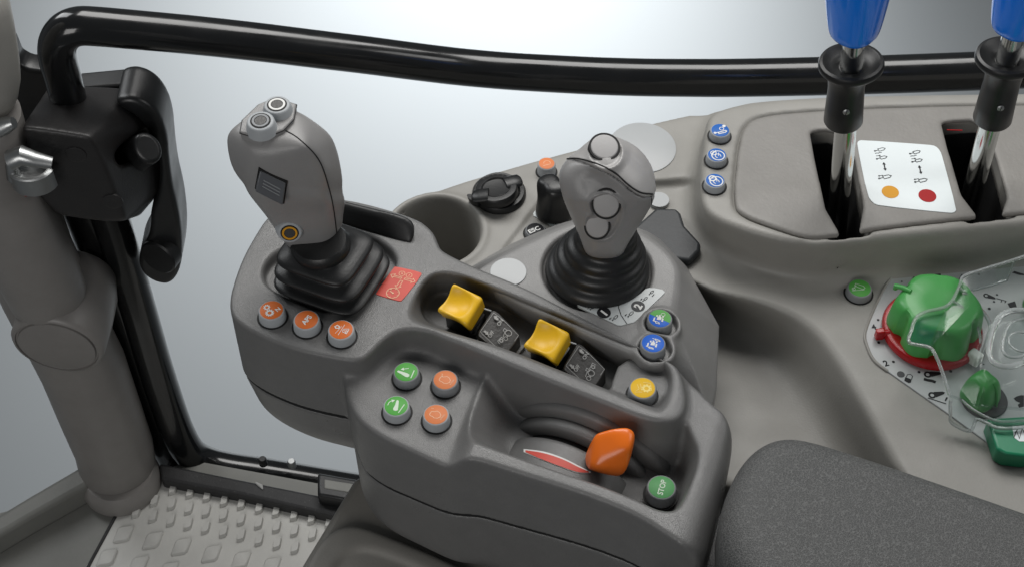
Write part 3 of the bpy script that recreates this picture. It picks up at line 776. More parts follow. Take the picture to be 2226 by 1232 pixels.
# top plate: eight-sided switch carrier
top = [P(*p, zt_) for p in sp((162,196),(250,112),(340,76),(455,112),(440,190),(385,250),(262,299),(150,264))]
ct = np.mean(top, 0); V, F = prism(top, [np.array([ct[0]+(p[0]-ct[0])*.98, ct[1]+(p[1]-ct[1])*.98, p[2]-9]) for p in top])
obj('top_plate', V, F, M['grip'], joy1, bevel=1.2, seg=3)
V, F = join(*[sweep([a+(0, 0, -1.2), b_+(0, 0, -1.2)], .35, 6) for a, b_ in zip(top, top[1:]+top[:1])])
obj('plate_gap', V, F, M['void'], joy1)
def ring_button(parent, c, n, r, h, ringmat, label, centre='void'):
    fr = Frame(c, (1, 0, 0), n=n)
    V, F = lathe([(r*1.18, -1.5)]+round_prof(r*1.12, r*.98, h, 1.2), fr, 40)
    b = obj('ring_button', V, F, M['ring'], parent, label=label)
    V, F = lathe([(r*.74, h-.2), (r*.74, h+.15)], fr, 32); obj('button_well', V, F, M['void'], b)
    V, F = lathe([(r*.46, h+.2), (r*.46, h+.5), (r*.62, h+.5), (r*.62, h+.2)], fr, 36, cap0=False, cap1=False); obj('button_ring', V, F, M[ringmat], b)
    V, F = lathe([(r*.45, h), (r*.42, h+.4)], fr, 32); obj('button_centre', V, F, M['module'], b)
    return b
ring_button(joy1, P(*sp((350,118))[0], zt_+5)-(0, 0, 5), (0, 0, 1), 8.0, 5, 'white', 'rear ring button with a white ring')
ring_button(joy1, P(*sp((262,203))[0], zt_+6)-(0, 0, 6), (0, -.05, 1), 8.2, 6, 'ringd', 'front ring button with a grey ring')
p, n = HG.at(*sp((418,790))[0]); ring_button(joy1, p-n*.5, n+np.array([.15, -.25, .45]), 7.8, 4, 'amber', 'thumb button with an amber ring')
# rocker switch set into the front face
rk = sp((252,450),(408,525),(390,645),(232,560))
P3 = []
for x, y in rk:
    p, n = HG.at(x, y); P3.append(p)
P3 = np.array(P3); nn = np.cross(P3[1]-P3[0], P3[3]-P3[0]); nn /= np.linalg.norm(nn); nn *= np.sign(-nn[1])
c = P3.mean(0); P3 = [p-nn*(p-c).dot(nn) for p in P3]; push = max(0, max((HG.at(*sp(q_)[0])[0]-c).dot(nn) for q_ in [(320,545)]))
P3 = [p+nn*(push+.5) for p in P3]
V, F = prism(P3, [p-nn*6 for p in P3]); rocker = obj('rocker_switch', V, F, M['void'], joy1, bevel=.5)
def mixp(a, b_): return (P3[0]*(1-a)*(1-b_)+P3[1]*a*(1-b_)+P3[2]*a*b_+P3[3]*(1-a)*b_)
A = [mixp(.06, .05)+nn*.6, mixp(.95, .05)+nn*.6, mixp(.95, .60)+nn*7.5, mixp(.03, .60)+nn*7.5, mixp(.05, .95)+nn*.5, mixp(.92, .95)+nn*.5]
Bt = [p-nn*7 for p in A]
V = np.array([A[0], A[1], A[2], A[3], A[4], A[5]]+Bt); F = [(0,1,2,3),(3,2,5,4),(0,6,7,1),(1,7,8,2),(2,8,11,5),(5,11,10,4),(4,10,9,3),(3,9,6,0),(6,9,8,7),(9,10,11,8)]
rb = obj('rocker_cap', V, F, M['slab'], rocker, bevel=.8)
rb.data.materials[0] = M['rockergrey'] = mat('rocker_grey', (.10, .105, .115), .4, bump=.1)
for k_ in (.22, .30, .38):
    a, b_ = mixp(.22, k_)+nn*(.6+6.9*(k_-.05)/.55+.1), mixp(.8, k_+.02)+nn*(.6+6.9*(k_-.03)/.55+.1)
    V, F = sweep([a, b_], .35, 8); obj('rocker_rib', V, F, M['ringd'], rocker)
# ================================================================== JOYSTICK CONSOLE (lighter panel behind the armrest)
ZJ = -3.0
JT = [(1020,593),(1060,567),(1140,528),(1215,493),(1262,478),(1330,478),(1400,505),(1452,545),(1474,578),(1474,620),(1460,690),(1470,740),(1450,800),(1300,740),(1100,650)]
JM = [(1010,590,-40),(1060,560,-40),(1215,475,-40),(1300,470,-40),(1430,510,-40),(1492,585,-42),(1562,720,-45),(1556,860,-45),(1540,920,-45),(1300,800,-45),(1100,700,-45)]
def jfield(g):
    k = np.clip((ZJ-g.Z)/36, 0, 1)
    d = g.poly(chaikin(XY(JT, ZJ), 2))*(1-k)+g.poly(XY(JM))*k
    B = smax(d, g.Z-ZJ, 4)
    c = P(1298, 584, ZJ)
    B = smax(B, -smax(np.sqrt((g.X-c[0])**2+(g.Y-c[1])**2)-36.5, ZJ-6-g.Z, 2), 3)
    # button bosses scalloped into the right edge
    for x, y in ((1437, 704), (1424, 758)):
        b_ = P(x, y, ZJ); r = np.sqrt((g.X-b_[0])**2+(g.Y-b_[1])**2)
        B = smin(B, smax(r-13.5, np.maximum(g.Z-ZJ-1, -30-g.Z), 1.5), 2.5)
        B = smax(B, -smax(r-10.6, ZJ-5-g.Z, .5), .8)
    # do not run into the armrest
    return B
jcon = thing('joystick_console', 'pale grey flat topped console carrying the round booted joystick and blue buttons', 'control console', P(1320, 640, -60))
V, Q = surface(*(lambda g: (jfield(g), g))(Grid((-40, -80, -62), (170, 70, ZJ+4), 1.2)))
obj('console_body', V, Q, M['mid'], jcon)
c = P(1105, 592, ZJ)
V, F = lathe([(12.2, -1), (12.2, .4), (11.9, .7)], flat((c[0], c[1], ZJ)), 40); obj('blank_cover', V, F, M['plate'], jcon)
# curved label plate 1 / 2
zl = zc(1240, 610, 7.246)
frp = flat((0, 0, ZJ))
lp = np.array([frp.px(*p, lift=.6) for p in zl((100,355),(190,305),(300,322),(450,343),(600,350),(750,345),(880,318),(1000,270),(1100,205),(1180,130),(1240,112),(1330,115),(1450,140),(1488,180),(1470,205),(1180,480),(1040,620),(1000,648),(890,675),(790,700),(740,695),(120,395))])
V, F = prism([(a, b_, ZJ+.6) for a, b_ in lp], [(a, b_, ZJ-1) for a, b_ in lp])
lpo = obj('label_plate', V, F, M['silver'], jcon, smooth=False, label='curved silver label plate marked 1 and 2')
D = Draw(flat((0, 0, ZJ+.6)), .15)
D.line(zl((755,345),(762,430),(800,540),(890,675)), .5)
for a, b_ in [((185,395),(250,325)), ((310,455),(385,390)), ((660,620),(745,540)), ((905,565),(990,480)), ((1140,320),(1210,255)), ((1240,215),(1310,155))]:
    cylinder_sign(D, *zl(a, b_), .38, 1.15)
D.line(zl((230,415),(265,385)), .5); D.arrow(*zl((270,440),(300,405)), .4, 1.2); D.arrow(*zl((645,575),(610,608)), .4, 1.2); D.arrow(*zl((890,520),(855,552)), .4, 1.2); D.arrow(*zl((1105,302),(1135,275)), .4, 1.2); D.line(zl((1285,245),(1320,208)), .5)
D.done('label_symbols', M['ink'], lpo)
D = Draw(flat((0, 0, ZJ+.6)), .16); D.disc(zl((527,500))[0], 4.55); D.done('label_disc', M['ink'], lpo)
D = Draw(flat((0, 0, ZJ+.6)), .16); D.disc(zl((1065,400))[0], 4.55); D.done('label_disc', M['inkgrey'], lpo)
D = Draw(flat((0, 0, ZJ+.6)), .4)
D.text('1', zl((530,502))[0], zl((475,545))[0], 7.2, .05); D.V = D.V
D.text('2', zl((1065,402))[0], zl((1100,350))[0], 7.0, .05); D.done('label_numerals', M['white'], lpo)
def tractor(D, px, s):
    x, y = px
    T = lambda *p: [(x+a*s, y+b_*s) for a, b_ in p]
    D.poly(T((-5,-52),(22,-48),(22,-22),(38,-12),(25,30),(-40,22),(-30,-18),(-5,-30)))
    D.poly(T((-85,-10),(-60,-15),(-75,40),(-100,35))); D.poly(T((45,0),(70,8),(55,60),(30,52))); D.poly(T((-48,-45),(-20,-50),(-24,-25),(-45,-18))); D.poly(T((48,-38),(75,-32),(65,-8),(45,-10)))
b, D, bf = button(jcon, *zl((1408,590))[0], ZJ-4, 8.0, 'blue', mk, 'button half green and half blue with a tractor symbol', 'ringd', h=8.5, gap=False)
D2 = Draw(D.fr, .28)
R_ = 8.0*.89-.05; a0 = math.atan2(*(D.fr.px(*zl((1265,530))[0])[::-1])); a1 = math.atan2(*(D.fr.px(*zl((1540,655))[0])[::-1]))
cap_arc = np.linspace(a1, a1+((a0-a1) % (2*math.pi)), 30)
D2.poly([(R_*math.cos(a), R_*math.sin(a)) for a in cap_arc], local=True); D2.done('cap_upper_half', M['green'], b)
D.lift = .45
tractor(D, zl((1400,585))[0], 1/7.246); D.line(zl((1295,620),(1340,640)), .5); D.line(zl((1340,630),(1395,655),(1400,675),(1345,660)), .5, True); D.ring(zl((1460,530))[0], 1.2, .3); D.done('button_symbol', M['white'], b)
b, D, _ = button(jcon, *zl((1302,980))[0], ZJ-4, 8.0, 'blue', mk, 'blue button with a tractor between two cylinders', 'ringd', h=8.5, gap=False)
tractor(D, zl((1300,985))[0], 1/7.246); D.line(zl((1190,1020),(1240,1045)), .5); D.line(zl((1240,1035),(1300,1055),(1305,1070),(1240,1055)), .5, True); D.line(zl((1290,900),(1340,920)), .5); D.line(zl((1340,910),(1405,935),(1410,952),(1345,935)), .5, True); done(b, D, 'white')
# ================================================================== JOYSTICK 2 (round boot)
c2 = P(1298, 586, ZJ)
joy2 = thing('round_joystick', 'grey bulbous joystick with blank buttons on a round black bellows boot', 'joystick', (c2[0], c2[1], ZJ-5))
prof = [(34.5,-5),(35,-1),(34.5,4),(33,6.5),(30.2,8),(29.5,10),(30.3,13),(29.3,16),(26.5,17.5),(25,19),(25.4,22),(24.4,25),(21.3,26.5),(20,28.5),(20.4,31.5),(19.4,34.5),(17,36),(16.6,38),(17.6,40),(17.8,44),(16.6,47.5),(13,49),(10,49)]
R = []
for r, z in prof:
    t = max(0, z)/45; px = 1298+(1322-1298)*t; ctr = P(px, 586, ZJ); ctr = ctr+(0, 3*t, 0)
    a = np.linspace(0, 2*math.pi, 56, endpoint=False); R.append(np.stack([ctr[0]+r*np.cos(a), ctr[1]+r*.97*np.sin(a), np.full(56, z+ZJ)], 1))
V, F = rings_mesh(R); obj('bellows_boot', V, F, M['rubber'], joy2, sub=1)
YJ = c2[1]+2
s4 = zc(860, 240, 2.567)
JF = Frame(PY(1318, 400, YJ), (1, 0, 0), n=(0, -.8, .6))       # middle plane of the head, leaning back
jp = lambda pts: np.array([JF.px(*p) for p in pts])
head_px = s4((1150,133),(1090,165),(1030,214),(958,268),(915,330),(907,385),(928,480),(960,565),(1000,660),(1030,725),(1048,785),(1075,850),(1180,872),(1275,850),(1306,775),(1345,695),(1402,595),(1445,500),(1453,415),(1440,330),(1400,258),(1330,190),(1230,150))
edge = spline(np.array(s4((950,274),(1010,270),(1080,285),(1160,315),(1230,355),(1285,405),(1330,440),(1375,462),(1432,468))), 5, False)
cap_px = np.concatenate([edge, np.array(s4((1520,440),(1520,250),(1350,110),(1150,60),(1000,150),(880,260)))])
HP2 = chaikin(jp(head_px), 2); CP2 = jp(cap_px); tb2 = JF.px(*s4((1165,210))[0])
lip = spline(np.array(s4((1075,480),(1110,450),(1160,437),(1215,455),(1255,510),(1258,580),(1235,650),(1195,705),(1140,722),(1085,695),(1055,640),(1062,580),(1090,560),(1075,520))), 5)
LP2 = jp(lip)
def head_fields(g):
    A, B = g.X[:, :, 0], g.Y[:, :, 0]
    o_ = psdf(HP2, A, B); cp = psdf(CP2, A, B); lp_ = psdf(LP2, A, B)
    d = np.clip(-o_/25.0, 0, 1); prof_ = np.sqrt(np.clip(1-(1-d)**2, 0, 1))
    fr_ = 23*prof_-.30*np.minimum(np.maximum(-cp, 0), 45)-.26*np.minimum(np.maximum(cp, 0), 26)*np.clip(d*1.5, 0, 1)
    fr_ = fr_-2.6*np.exp(-((cp-9)/6.5)**2)*np.clip(d*1.6, 0, 1)      # hollow under the brow
    fr_ = fr_+1.5*np.exp(-(lp_/1.5)**2)-1.4*np.clip(-lp_/2, 0, 1)        # lip around the two buttons
    r = np.sqrt((A-tb2[0])**2+((B-tb2[1])*1.15)**2)
    fr_ = fr_+4.5*np.clip((17-r)/7, 0, 1)**1.5-3.0*np.clip((10.3-r)/1.0, 0, 1)
    bk = 20*prof_
    return o_[:, :, None], cp[:, :, None], fr_[:, :, None], bk[:, :, None]
def head_body(g):
    o_, cp, fr_, bk = head_fields(g); Z = g.Z+.5*np.clip(-g.Y-8, 0, 60)      # the foot of the grip leans back onto the boot
    B = smax(smax(Z-fr_, -Z-bk, 2), o_, 2)
    return smax(B, -smax(np.abs(cp)-.45, fr_-2.2-Z, .3), .4)
def head_cap(g):
    o_, cp, fr_, bk = head_fields(g)
    return smax(smax(smax(g.Z-fr_-1.0, -g.Z-bk-.6, 2), o_-.7, 2), cp+.55, 1.0)
lo = [HP2[:, 0].min()-4, HP2[:, 1].min()-4, -56]; hi = [HP2[:, 0].max()+4, HP2[:, 1].max()+4, 32]
g = Grid(lo, hi, .8); V, Q = surface(head_body(g), g); V = JF.wm(V); obj('grip', V, Q, M['grip'], joy2); V1, Q1 = V, Q
V, Q = surface(head_cap(g), g); V = JF.wm(V); obj('grip_cap', V, Q, M['gripcap'], joy2)
HG2 = None
HG2 = Hit(np.concatenate([V1, V]), np.concatenate([Q1, Q+len(V1)]))
pp = []
for x, y in edge:
    p, n = HG2.at(x, y)
    if p is not None: pp.append(p+n*.1)
V, F = sweep(pp, .55, 8); obj('parting_line', V, F, M['void'], joy2)
sd = spline(np.array(s4((1425,478),(1428,520),(1415,570),(1385,625),(1345,685),(1310,735))), 5, False); pp = []
for x, y in sd:
    p, n = HG2.at(x, y)
    if p is not None: pp.append(p+n*.05)
V, F = sweep(pp, .3, 6); obj('side_parting_line', V, F, M['void'], joy2)
def blank_button(px, py, r, n, h, lb, r2=None, rot=0, well=True):
    p, nn = HG2.at(px, py); n = np.array(n, float)*1.0+nn*.6; n /= np.linalg.norm(n)
    fr = Frame(p+n*.5, (math.cos(rot), 0, math.sin(rot)), n=n); k = (r2 or r)/r
    fnn = lambda rr, z, a: rr*np.sqrt((np.cos(a))**2+(k*np.sin(a))**2)
    V, F = lathe([(r, -6)]+round_prof(r, r*.97, h, 1.0), fr, 40, fnn); b = obj('blank_button', V, F, M['blank'], joy2, label=lb)
    V, F = lathe([(r+1.3, -4), (r+.9, h*.55), (r-.2, h*.55)], fr, 40, fnn, cap0=False, cap1=False); obj('button_gap', V, F, M['void'], b)
    return fr
fr = blank_button(*s4((1165,208))[0], 8.8, (.05, -.45, 1), 1.0, 'blank button on the grip cap')
n1 = np.array([-.12, -.8, .55])
fr = blank_button(*s4((1175,520))[0], 8.2, n1, 1.0, 'upper blank button on the front of the grip', 9.4)
fr = blank_button(*s4((1125,640))[0], 7.4, n1, 1.0, 'lower blank button on the front of the grip', 8.8)
# ================================================================== SIDE CONSOLE (beige)
ZS, ZR = -40.0, 2.0
SH = [(838,520),(846,490),(866,458),(905,430),(960,408),(1030,385),(1240,325),(1480,266),(1560,250),(1700,230),(2000,222),(2600,215),(2600,1500),(2200,1500),(2060,1180),(1940,985),(1700,1000),(1300,900),(1000,700),(860,560)]
RC = [(1490,610),(1545,640),(1600,648),(1660,660),(1720,680),(1768,710),(1800,745),(1830,790),(1862,845),(1900,915),(1945,1000),(2080,1240),(2150,1400),(1900,1500),(1500,1300),(1300,1000),(1200,760),(1400,600)]
RCF = [(1490,625,-84),(1590,690,-84),(1680,750,-84),(1735,815,-84),(1790,900,-84),(2000,1300,-84),(1900,1500,-84),(1500,1300,-84),(1200,900,-84),(1300,650,-84)]
HS = [(1536,262),(1545,246),(1570,234),(1620,224),(1700,216),(1850,208),(2100,204),(2600,200),(2600,455),(2226,486),(2000,508),(1860,522),(1770,530),(1700,524),(1620,502),(1555,478),(1528,452),(1522,420),(1528,340)]
HSB = [(1522,320,ZS),(1535,262,ZS),(1570,245,ZS),(1700,232,ZS),(2600,215,ZS),(2600,540,ZS),(2226,566,ZS),(2000,588,ZS),(1850,603,ZS),(1740,606,ZS),(1640,580,ZS),(1560,545,ZS),(1512,500,ZS),(1500,440,ZS)]
PN = [(1606,290),(1625,262),(1655,250),(1720,242),(1850,234),(2100,226),(2600,222),(2600,440),(2226,464),(1940,494),(1810,516),(1755,520),(1690,500),(1612,472),(1590,445),(1596,360)]
SL1 = [(1760,292),(1768,284),(1806,282),(1850,302),(1886,503),(1809,512)]
SL2 = [(2046,272),(2054,264),(2130,260),(2160,320),(2199,467),(2107,478)]
def shelf(g):
    X, Y, Z = g.X, g.Y, g.Z
    B = smax(g.poly(chaikin(XY(SH, ZS), 2)), Z-ZS, 4)
    k = np.clip((ZS-Z)/44, 0, 1)**.8
    rec = g.poly(chaikin(XY(RC, ZS), 2))*(1-k)+g.poly(chaikin(XY(RCF), 2))*k
    B = smax(B, -smax(rec, -84-Z, 20), 6)
    # rear ledge with the oval cover stands a little higher
    lg = g.poly(chaikin(XY([(1250,352,-34),(1290,300,-34),(1400,270,-34),(1560,235,-34),(1600,380,-34),(1440,392,-34),(1330,400,-34)]), 2))
    B = smin(B, smax(lg, Z+34, 3), 5)
    # shallow step around the selector knob
    st = g.poly(chaikin(XY([(1068,575,ZS),(1150,470,ZS),(1232,352,ZS),(1330,390,ZS),(1330,560,ZS),(1100,640,ZS)]), 2))
    B = smax(B, -smax(st, ZS-2.2-Z, 1), 3)
    # cup holder with a rolled lip
    c = P(948, 503, ZS); r = np.sqrt((X-c[0])**2+(Y-c[1])**2)
    B = smin(B, np.sqrt((r-35)**2+(Z-ZS+.5)**2)-2.6, 3)
    B = smax(B, -smax(r-31.5+.08*(Z-ZS)*-1, -112-Z, 6), 3)
    # raised lever housing
    k = np.clip((ZR-Z)/42, 0, 1)
    d = g.poly(chaikin(XY(HS, ZR), 2))*(1-k)+g.poly(chaikin(XY(HSB), 2))*k
    H = smax(d, Z-ZR, 6)
    B = smin(B, H, 12)
    pn = g.poly(chaikin(XY(PN, ZR), 2))
    B = smax(B, -smax(pn, ZR-3.0-Z, 1), 2)
    for s in (SL1, SL2):
        B = smax(B, -smax(g.poly(XY(s, ZR))-2, -70-Z, 2), 2)
    # sunken seat for the dial plate edge
    return smax(B, -158-Z, 2)
side = thing('side_console', 'beige side console with cup holder, black socket, green dial plate and raised lever housing', 'control console', P(1700, 500, -158))
gS = Grid((-110, -175, -160), (440, 235, 6), 1.9)
V, Q = surface(shelf(gS), gS); obj('console_body', V, Q, M['beige'], side); HS_ = Hit(V, Q)
def panel(g):
    B = smax(g.poly(chaikin(XY(PN, ZR), 2))+1.2, g.Z-(ZR+.6), 3)
    B = smax(B, ZR-4-g.Z, .5)
    for s in (SL1, SL2):
        B = smax(B, -g.poly(chaikin(XY(s, ZR), 1)), 2.6)
    return B
field('lever_panel', panel, (125, -20, -4), (430, 215, 5), 1.2, M['panelgrey'], side)
for s in (SL1, SL2):
    w = XY([(p[0], p[1]) for p in s], ZR); c = w.mean(0); w = c+(w-c)*.99
    V = [(a, b_, -12) for a, b_ in w]+[(a, b_, -66) for a, b_ in w]; n = len(w)
    F = [(i, (i+1) % n, n+(i+1) % n, n+i) for i in range(n)]+[tuple(range(n, 2*n))]
    obj('slot_shade', V, F, M['void'], side, smooth=False)  # near-black box added in each slot, its inner shade put into the colour
V, F = sweep([P(2058, 283, -2), P(2092, 284, -2)], .4, 8); obj('red_wire', V, F, M['red'], side)
z_6 = zc(1500, 250, 6.84)
# three blue buttons on the housing
def steer(D, c, s=1.0):
    D.ring(c, 4.4, .75); D.ring((c[0], c[1]+1), 1.9, .55, a0=-.4, a1=4.4); D.line([(c[0]+1, c[1]-6), (c[0]+1, c[1]+1)], .5)
b, D, _ = button(side, *z_6((450,232))[0], ZR, 7.0, 'blue2', mk, 'topmost blue button with a cylinder and dial', 'ring', h=6)
x = z_6((360,272),(425,262),(530,232),(545,245),(525,262),(430,282)); D.line(x[:2], .8); D.disc(z_6((372,270))[0], 1.0); D.line(x[1:], .7, True); D.ring(z_6((470,207))[0], 1.5, .5); D.disc(z_6((505,168))[0], 1.2); done(b, D, 'white')
b, D, _ = button(side, *z_6((400,597))[0], ZR, 7.0, 'blue2', mk, 'middle blue button with a crossed wheel', 'ring', h=6)
steer(D, z_6((418,605))[0]); D.ring(z_6((348,568))[0], 1.9, .6); D.line(z_6((315,605),(385,530)), .6); done(b, D, 'white')
b, D, _ = button(side, *z_6((372,978))[0], ZR, 7.0, 'blue2', mk, 'lowest blue button with clock and wheel', 'ring', h=6)
steer(D, z_6((392,988))[0]); D.ring(z_6((335,945))[0], 2.3, 1.0); D.line(z_6((335,920),(335,945),(365,940)), .5); done(b, D, 'white')
# placard on the panel
zp = zc(1850, 290, 6.16)
ZP = ZR+.6
frp = flat((0, 0, 0))
def at_z(z): return flat((0, 0, z))
fp = at_z(ZP+.5)
pl = chaikin(np.array([fp.px(*p, lift=0) for p in zp((80,150),(95,105),(150,92),(1040,155),(1130,170),(1195,235),(1230,340),(1412,1020),(1390,1055),(1330,1068),(380,968),(290,930),(220,830))]), 1)
V, F = prism([(a, b_, ZP+.5) for a, b_ in pl], [(a, b_, ZP-1) for a, b_ in pl]); pla = obj('lever_placard', V, F, M['placard'], side, smooth=False, label='white placard with cylinder symbols above an amber and a red spot')
D = Draw(fp, .15)
for dx, dy in ((0, 0), (470, 36)):
    k = lambda *p: zp(*[(a+dx*(1+.02*(b_-230)/300), b_+dy*(1+.25*(b_-230)/300)) for a, b_ in p])
    cylinder_sign(D, *k((312,240),(458,203)), .42, 1.2); D.line(k((322,272),(345,265),(365,268),(390,258),(410,257)), .4)
    D.arrow(*k((333,305),(400,298)), .35, 1.3); cylinder_sign(D, *k((338,346),(482,312)), .42, 1.2)
    D.arrow(*k((436,388),(462,503)), .9, 2.2, both=True)
    D.arrow(*k((428,562),(358,574)), .35, 1.3); cylinder_sign(D, *k((368,608),(540,568)), .42, 1.2)
D.done('placard_symbols', M['ink'], pla)
D = Draw(fp, .15); D.disc(zp((526,786))[0], 5.9, rot=.3); D.done('amber_spot', M['amber'], pla)
D = Draw(fp, .15); D.disc(zp((1022,836))[0], 6.1, rot=.3); D.done('red_spot', M['crimson'], pla)
# shelf fittings
z7 = zc(1000, 320, 5.867)
b, D, _ = button(side, *z7((1105,210))[0], ZS, 6.4, 'salmon', mk, 'small orange button near the rear edge', 'ring', h=9)
D.ring(z7((1110,205))[0], 2.4, .4, a0=0, a1=3.4); D.line(z7((1060,240),(1160,215)), .4); done(b, D, 'peach')
b, D, _ = button(side, *z7((960,1055))[0], ZS-2.2, 7.0, 'ink', mk, 'black button marked ESC', 'ringd', h=4)
D.text('ESC', z7((945,1055))[0], z7((1010,1028))[0], 5.0, .03, 1.1); done(b, D, 'white')
b, D, _ = button(side, 1869, 626, ZS, 8.4, 'green', mk, 'light green button left of the dial plate', 'ringd', h=6)
q8 = zc(1780, 540, 2.567)
D.line(q8((205,195),(250,210),(258,222),(245,228),(200,208)), .4, True); D.line(q8((185,235),(255,230)), .35); D.line(q8((210,205),(190,228)), .35); D.ring(q8((195,225))[0], 1.1, .3); done(b, D, 'pale')
# 12 V socket with its rubber flap
c = P(1085, 424, ZS); fr = flat((c[0], c[1], ZS))
V, F = lathe([(19.5, -1), (19.5, 2.5), (18, 4.5), (15.5, 5), (15, 8)], fr, 48); so = obj('power_socket', V, F, M['black'], side)
frc = Frame(P(1080, 408, ZS+13)-(0, 0, 6), (1, 0, 0), n=(-.1, .1, 1))
V, F = lathe([(14.5, -2), (15.6, 0), (15.6, 4.2), (14.6, 5.6), (12.3, 6.0), (10.6, 6.0), (9.8, 5.0), (6, 4.6), (.5, 4.6)], frc, 48); obj('socket_cap', V, F, M['black'], so)
V, F = lathe([(10.0, 5.9), (10.5, 6.3), (11, 5.9)], frc, 48, cap0=False, cap1=False); obj('cap_ridge', V, F, M['rubber'], so)
for (x0, y0), (x1, y1), wd in (((1098, 400), (1133, 391), 6.0), ((1062, 424), (1026, 428), 6.2)):
    a, b_ = P(x0, y0, ZS+12.5), P(x1, y1, ZS+(12 if x1 > 1080 else 10)); V, F = sweep([a, a*.5+b_*.5, a*.12+b_*.88, b_], [wd, wd, wd*.95, wd*.55], 16, 1.0, .42); obj('flap_tab', V, F, M['black'], so)
a, b_ = P(1028, 430, ZS+10), P(1033, 444, ZS+1); V, F = sweep([a, a*.5+b_*.5, b_], [5.2, 5.2, 5], 16, 1, .42); obj('flap_hinge', V, F, M['black'], so)
D = Draw(Frame(frc.o, frc.u, n=frc.n), 6.05)
for i in range(7): a = .6+i*.28; D.line([(12.6*math.cos(a), 12.6*math.sin(a)), (13.9*math.cos(a+.05), 13.9*math.sin(a+.05))], .5, local=True)
D.text('12V', (1090, 426), (1110, 420), 4.0); D.done('cap_marking', M['module'], so)
# selector label + black knob
lp = XY(z7((1030,725),(935,850),(940,885),(1010,912),(1060,915),(1100,950),(1140,1000),(1210,1010),(1420,880),(1420,760)), ZS-2)
V, F = prism([(a, b_, ZS-1.4) for a, b_ in lp], [(a, b_, ZS-4) for a, b_ in lp]); sl = obj('selector_label', V, F, M['placard'], side, smooth=False)
D = Draw(at_z(ZS-1.4), .15)
for i in range(4): D.line(z7((1160+17*i,975+6*i),(1180+17*i,945+6*i)), .45)
D.line(z7((1205,935),(1250,950)), .8); D.done('selector_symbol', M['ink'], sl)
kb = P(1208, 462, ZS-1.4)
kn = thing('selector_knob', 'black pointed selector knob on a white label beside the ESC button', 'knob', kb)
kf = Frame(kb, (1, 0, 0), n=(-.12, .02, 1))
def kfn(r, z, a):
    s = np.clip((z-9)/20, 0, 1); w = np.abs(np.cos(a-.5)); return r*(1-.42*s*w**3)*(1+.06*np.cos(2*a))
V, F = lathe([(13.5, 0), (13.8, 2), (12.6, 8), (11.8, 14), (12.2, 20), (12.6, 25), (12, 29), (9.5, 31.2), (4, 31.8)], kf, 56, kfn); obj('knob_body', V, F, M['black'], kn, sub=1)
# blank covers
def cover_disc(px, py, z, rx, ry, rot=0, h=.8):
    c = P(px, py, z); fr = flat((c[0], c[1], z), rot)
    V, F = lathe([(1, -1), (1, h*.7), (.97, h)], fr, 48, lambda r, zz_, a: rx*ry*r/np.sqrt((ry*np.cos(a))**2+(rx*np.sin(a))**2)); return obj('blank_cover', V, F, M['plate'], side)
cover_disc(1396, 322, -34, 25, 26)
cover_disc(1432, 440, ZS, 7.5, 7.5, h=3)
# charcoal pad behind the round joystick
slab('rubber_pad', [(1425,452),(1470,452),(1480,462),(1489,490),(1524,528),(1522,545),(1500,567),(1458,560),(1360,510)], ZS-.5, ZS+7, M['slab'], side, 2.5)
# ------------------------------------------------------------------ dial plate
q2 = zc(1780, 540, 2.567)
ZD = ZS+1.2
pp_ = [(1942,598),(2092,582),(2300,568),(2400,1010),(2180,985),(2064,900),(1998,854),(1930,806),(1900,782),(1884,748),(1881,722),(1900,672),(1925,622)]
w = XY(pp_, ZD); V, F = prism([(a, b_, ZD) for a, b_ in w], [(a, b_, ZS-2) for a, b_ in w]); plate = obj('dial_plate', V, F, M['plate'], side, bevel=.5)
ed = [P(x, y, ZD-.4) for x, y in pp_[7:]+pp_[:1]]
V, F = sweep(spline(np.array(ed), 4, False), 1.0, 8); obj('plate_rim', V, F, M['beige'], plate)
z8 = zc(1870, 580, 3.851)
def sign(nm, fn):
    D = Draw(at_z(ZD), .15); fn(D); D.done(nm, M['ink'], plate)
def linkarm(D, a, b_, s=1.0):
    A = D.fr.px(*a, lift=D.lift); B = D.fr.px(*b_, lift=D.lift); d = (B-A)/np.linalg.norm(B-A); m = np.array([-d[1], d[0]])
    D.ring(A, 1.9*s, 1.3*s, local=True); D.poly([A+d*1.9*s+m*2.2*s, B+m*1.1*s, B+d*1.2*s, B-m*1.1*s, A+d*1.9*s-m*2.2*s], local=True)
for tx, p, p2, sz in (('4',(112,500),(170,490),6.0),('2',(214,803),(270,790),6.6),('5',(312,165),(370,160),5.2),('6',(452,100),(500,97),5.6)):
    sign('dial_numeral', lambda D: D.text(tx, z8(p)[0], z8(p2)[0], sz, .03))
for p, r in (((150,442),.9),((154,630),1.0),((278,791),1.0),((492,877),1.0),((757,870),1.1),((348,122),.6),((992,62),.8),((1080,348),1.1),((1145,232),.8),((1120,290),.8),((1033,812),.5)):
    sign('dial_dot', lambda D: D.disc(z8(p)[0], r))
sign('hat_symbol', lambda D: D.poly(z8((612,50),(672,45),(676,76),(708,74),(704,84),(585,88),(588,80),(614,78))))
sign('blade_symbol', lambda D: D.poly(z8((850,60),(864,70),(830,130),(812,126))))
sign('flag_symbol', lambda D: D.poly(z8((1232,305),(1295,285),(1315,345),(1260,355))))
def padlock(D): D.poly(z8((370,940),(378,918),(430,938),(425,965),(405,968),(370,950))); D.line(z8((385,920),(395,898),(420,895),(438,910),(430,938)), .5)
sign('padlock_symbol', padlock)
def s1(D): linkarm(D, z8((565,897))[0], z8((665,888))[0]); D.line(z8((532,935),(570,945),(600,950),(632,962)), 2.2)
def s2(D): linkarm(D, z8((602,1070))[0], z8((695,1050))[0]); D.line(z8((565,1092),(720,1142)), .7); D.poly(z8((720,1085),(735,1090),(718,1120),(706,1115)))
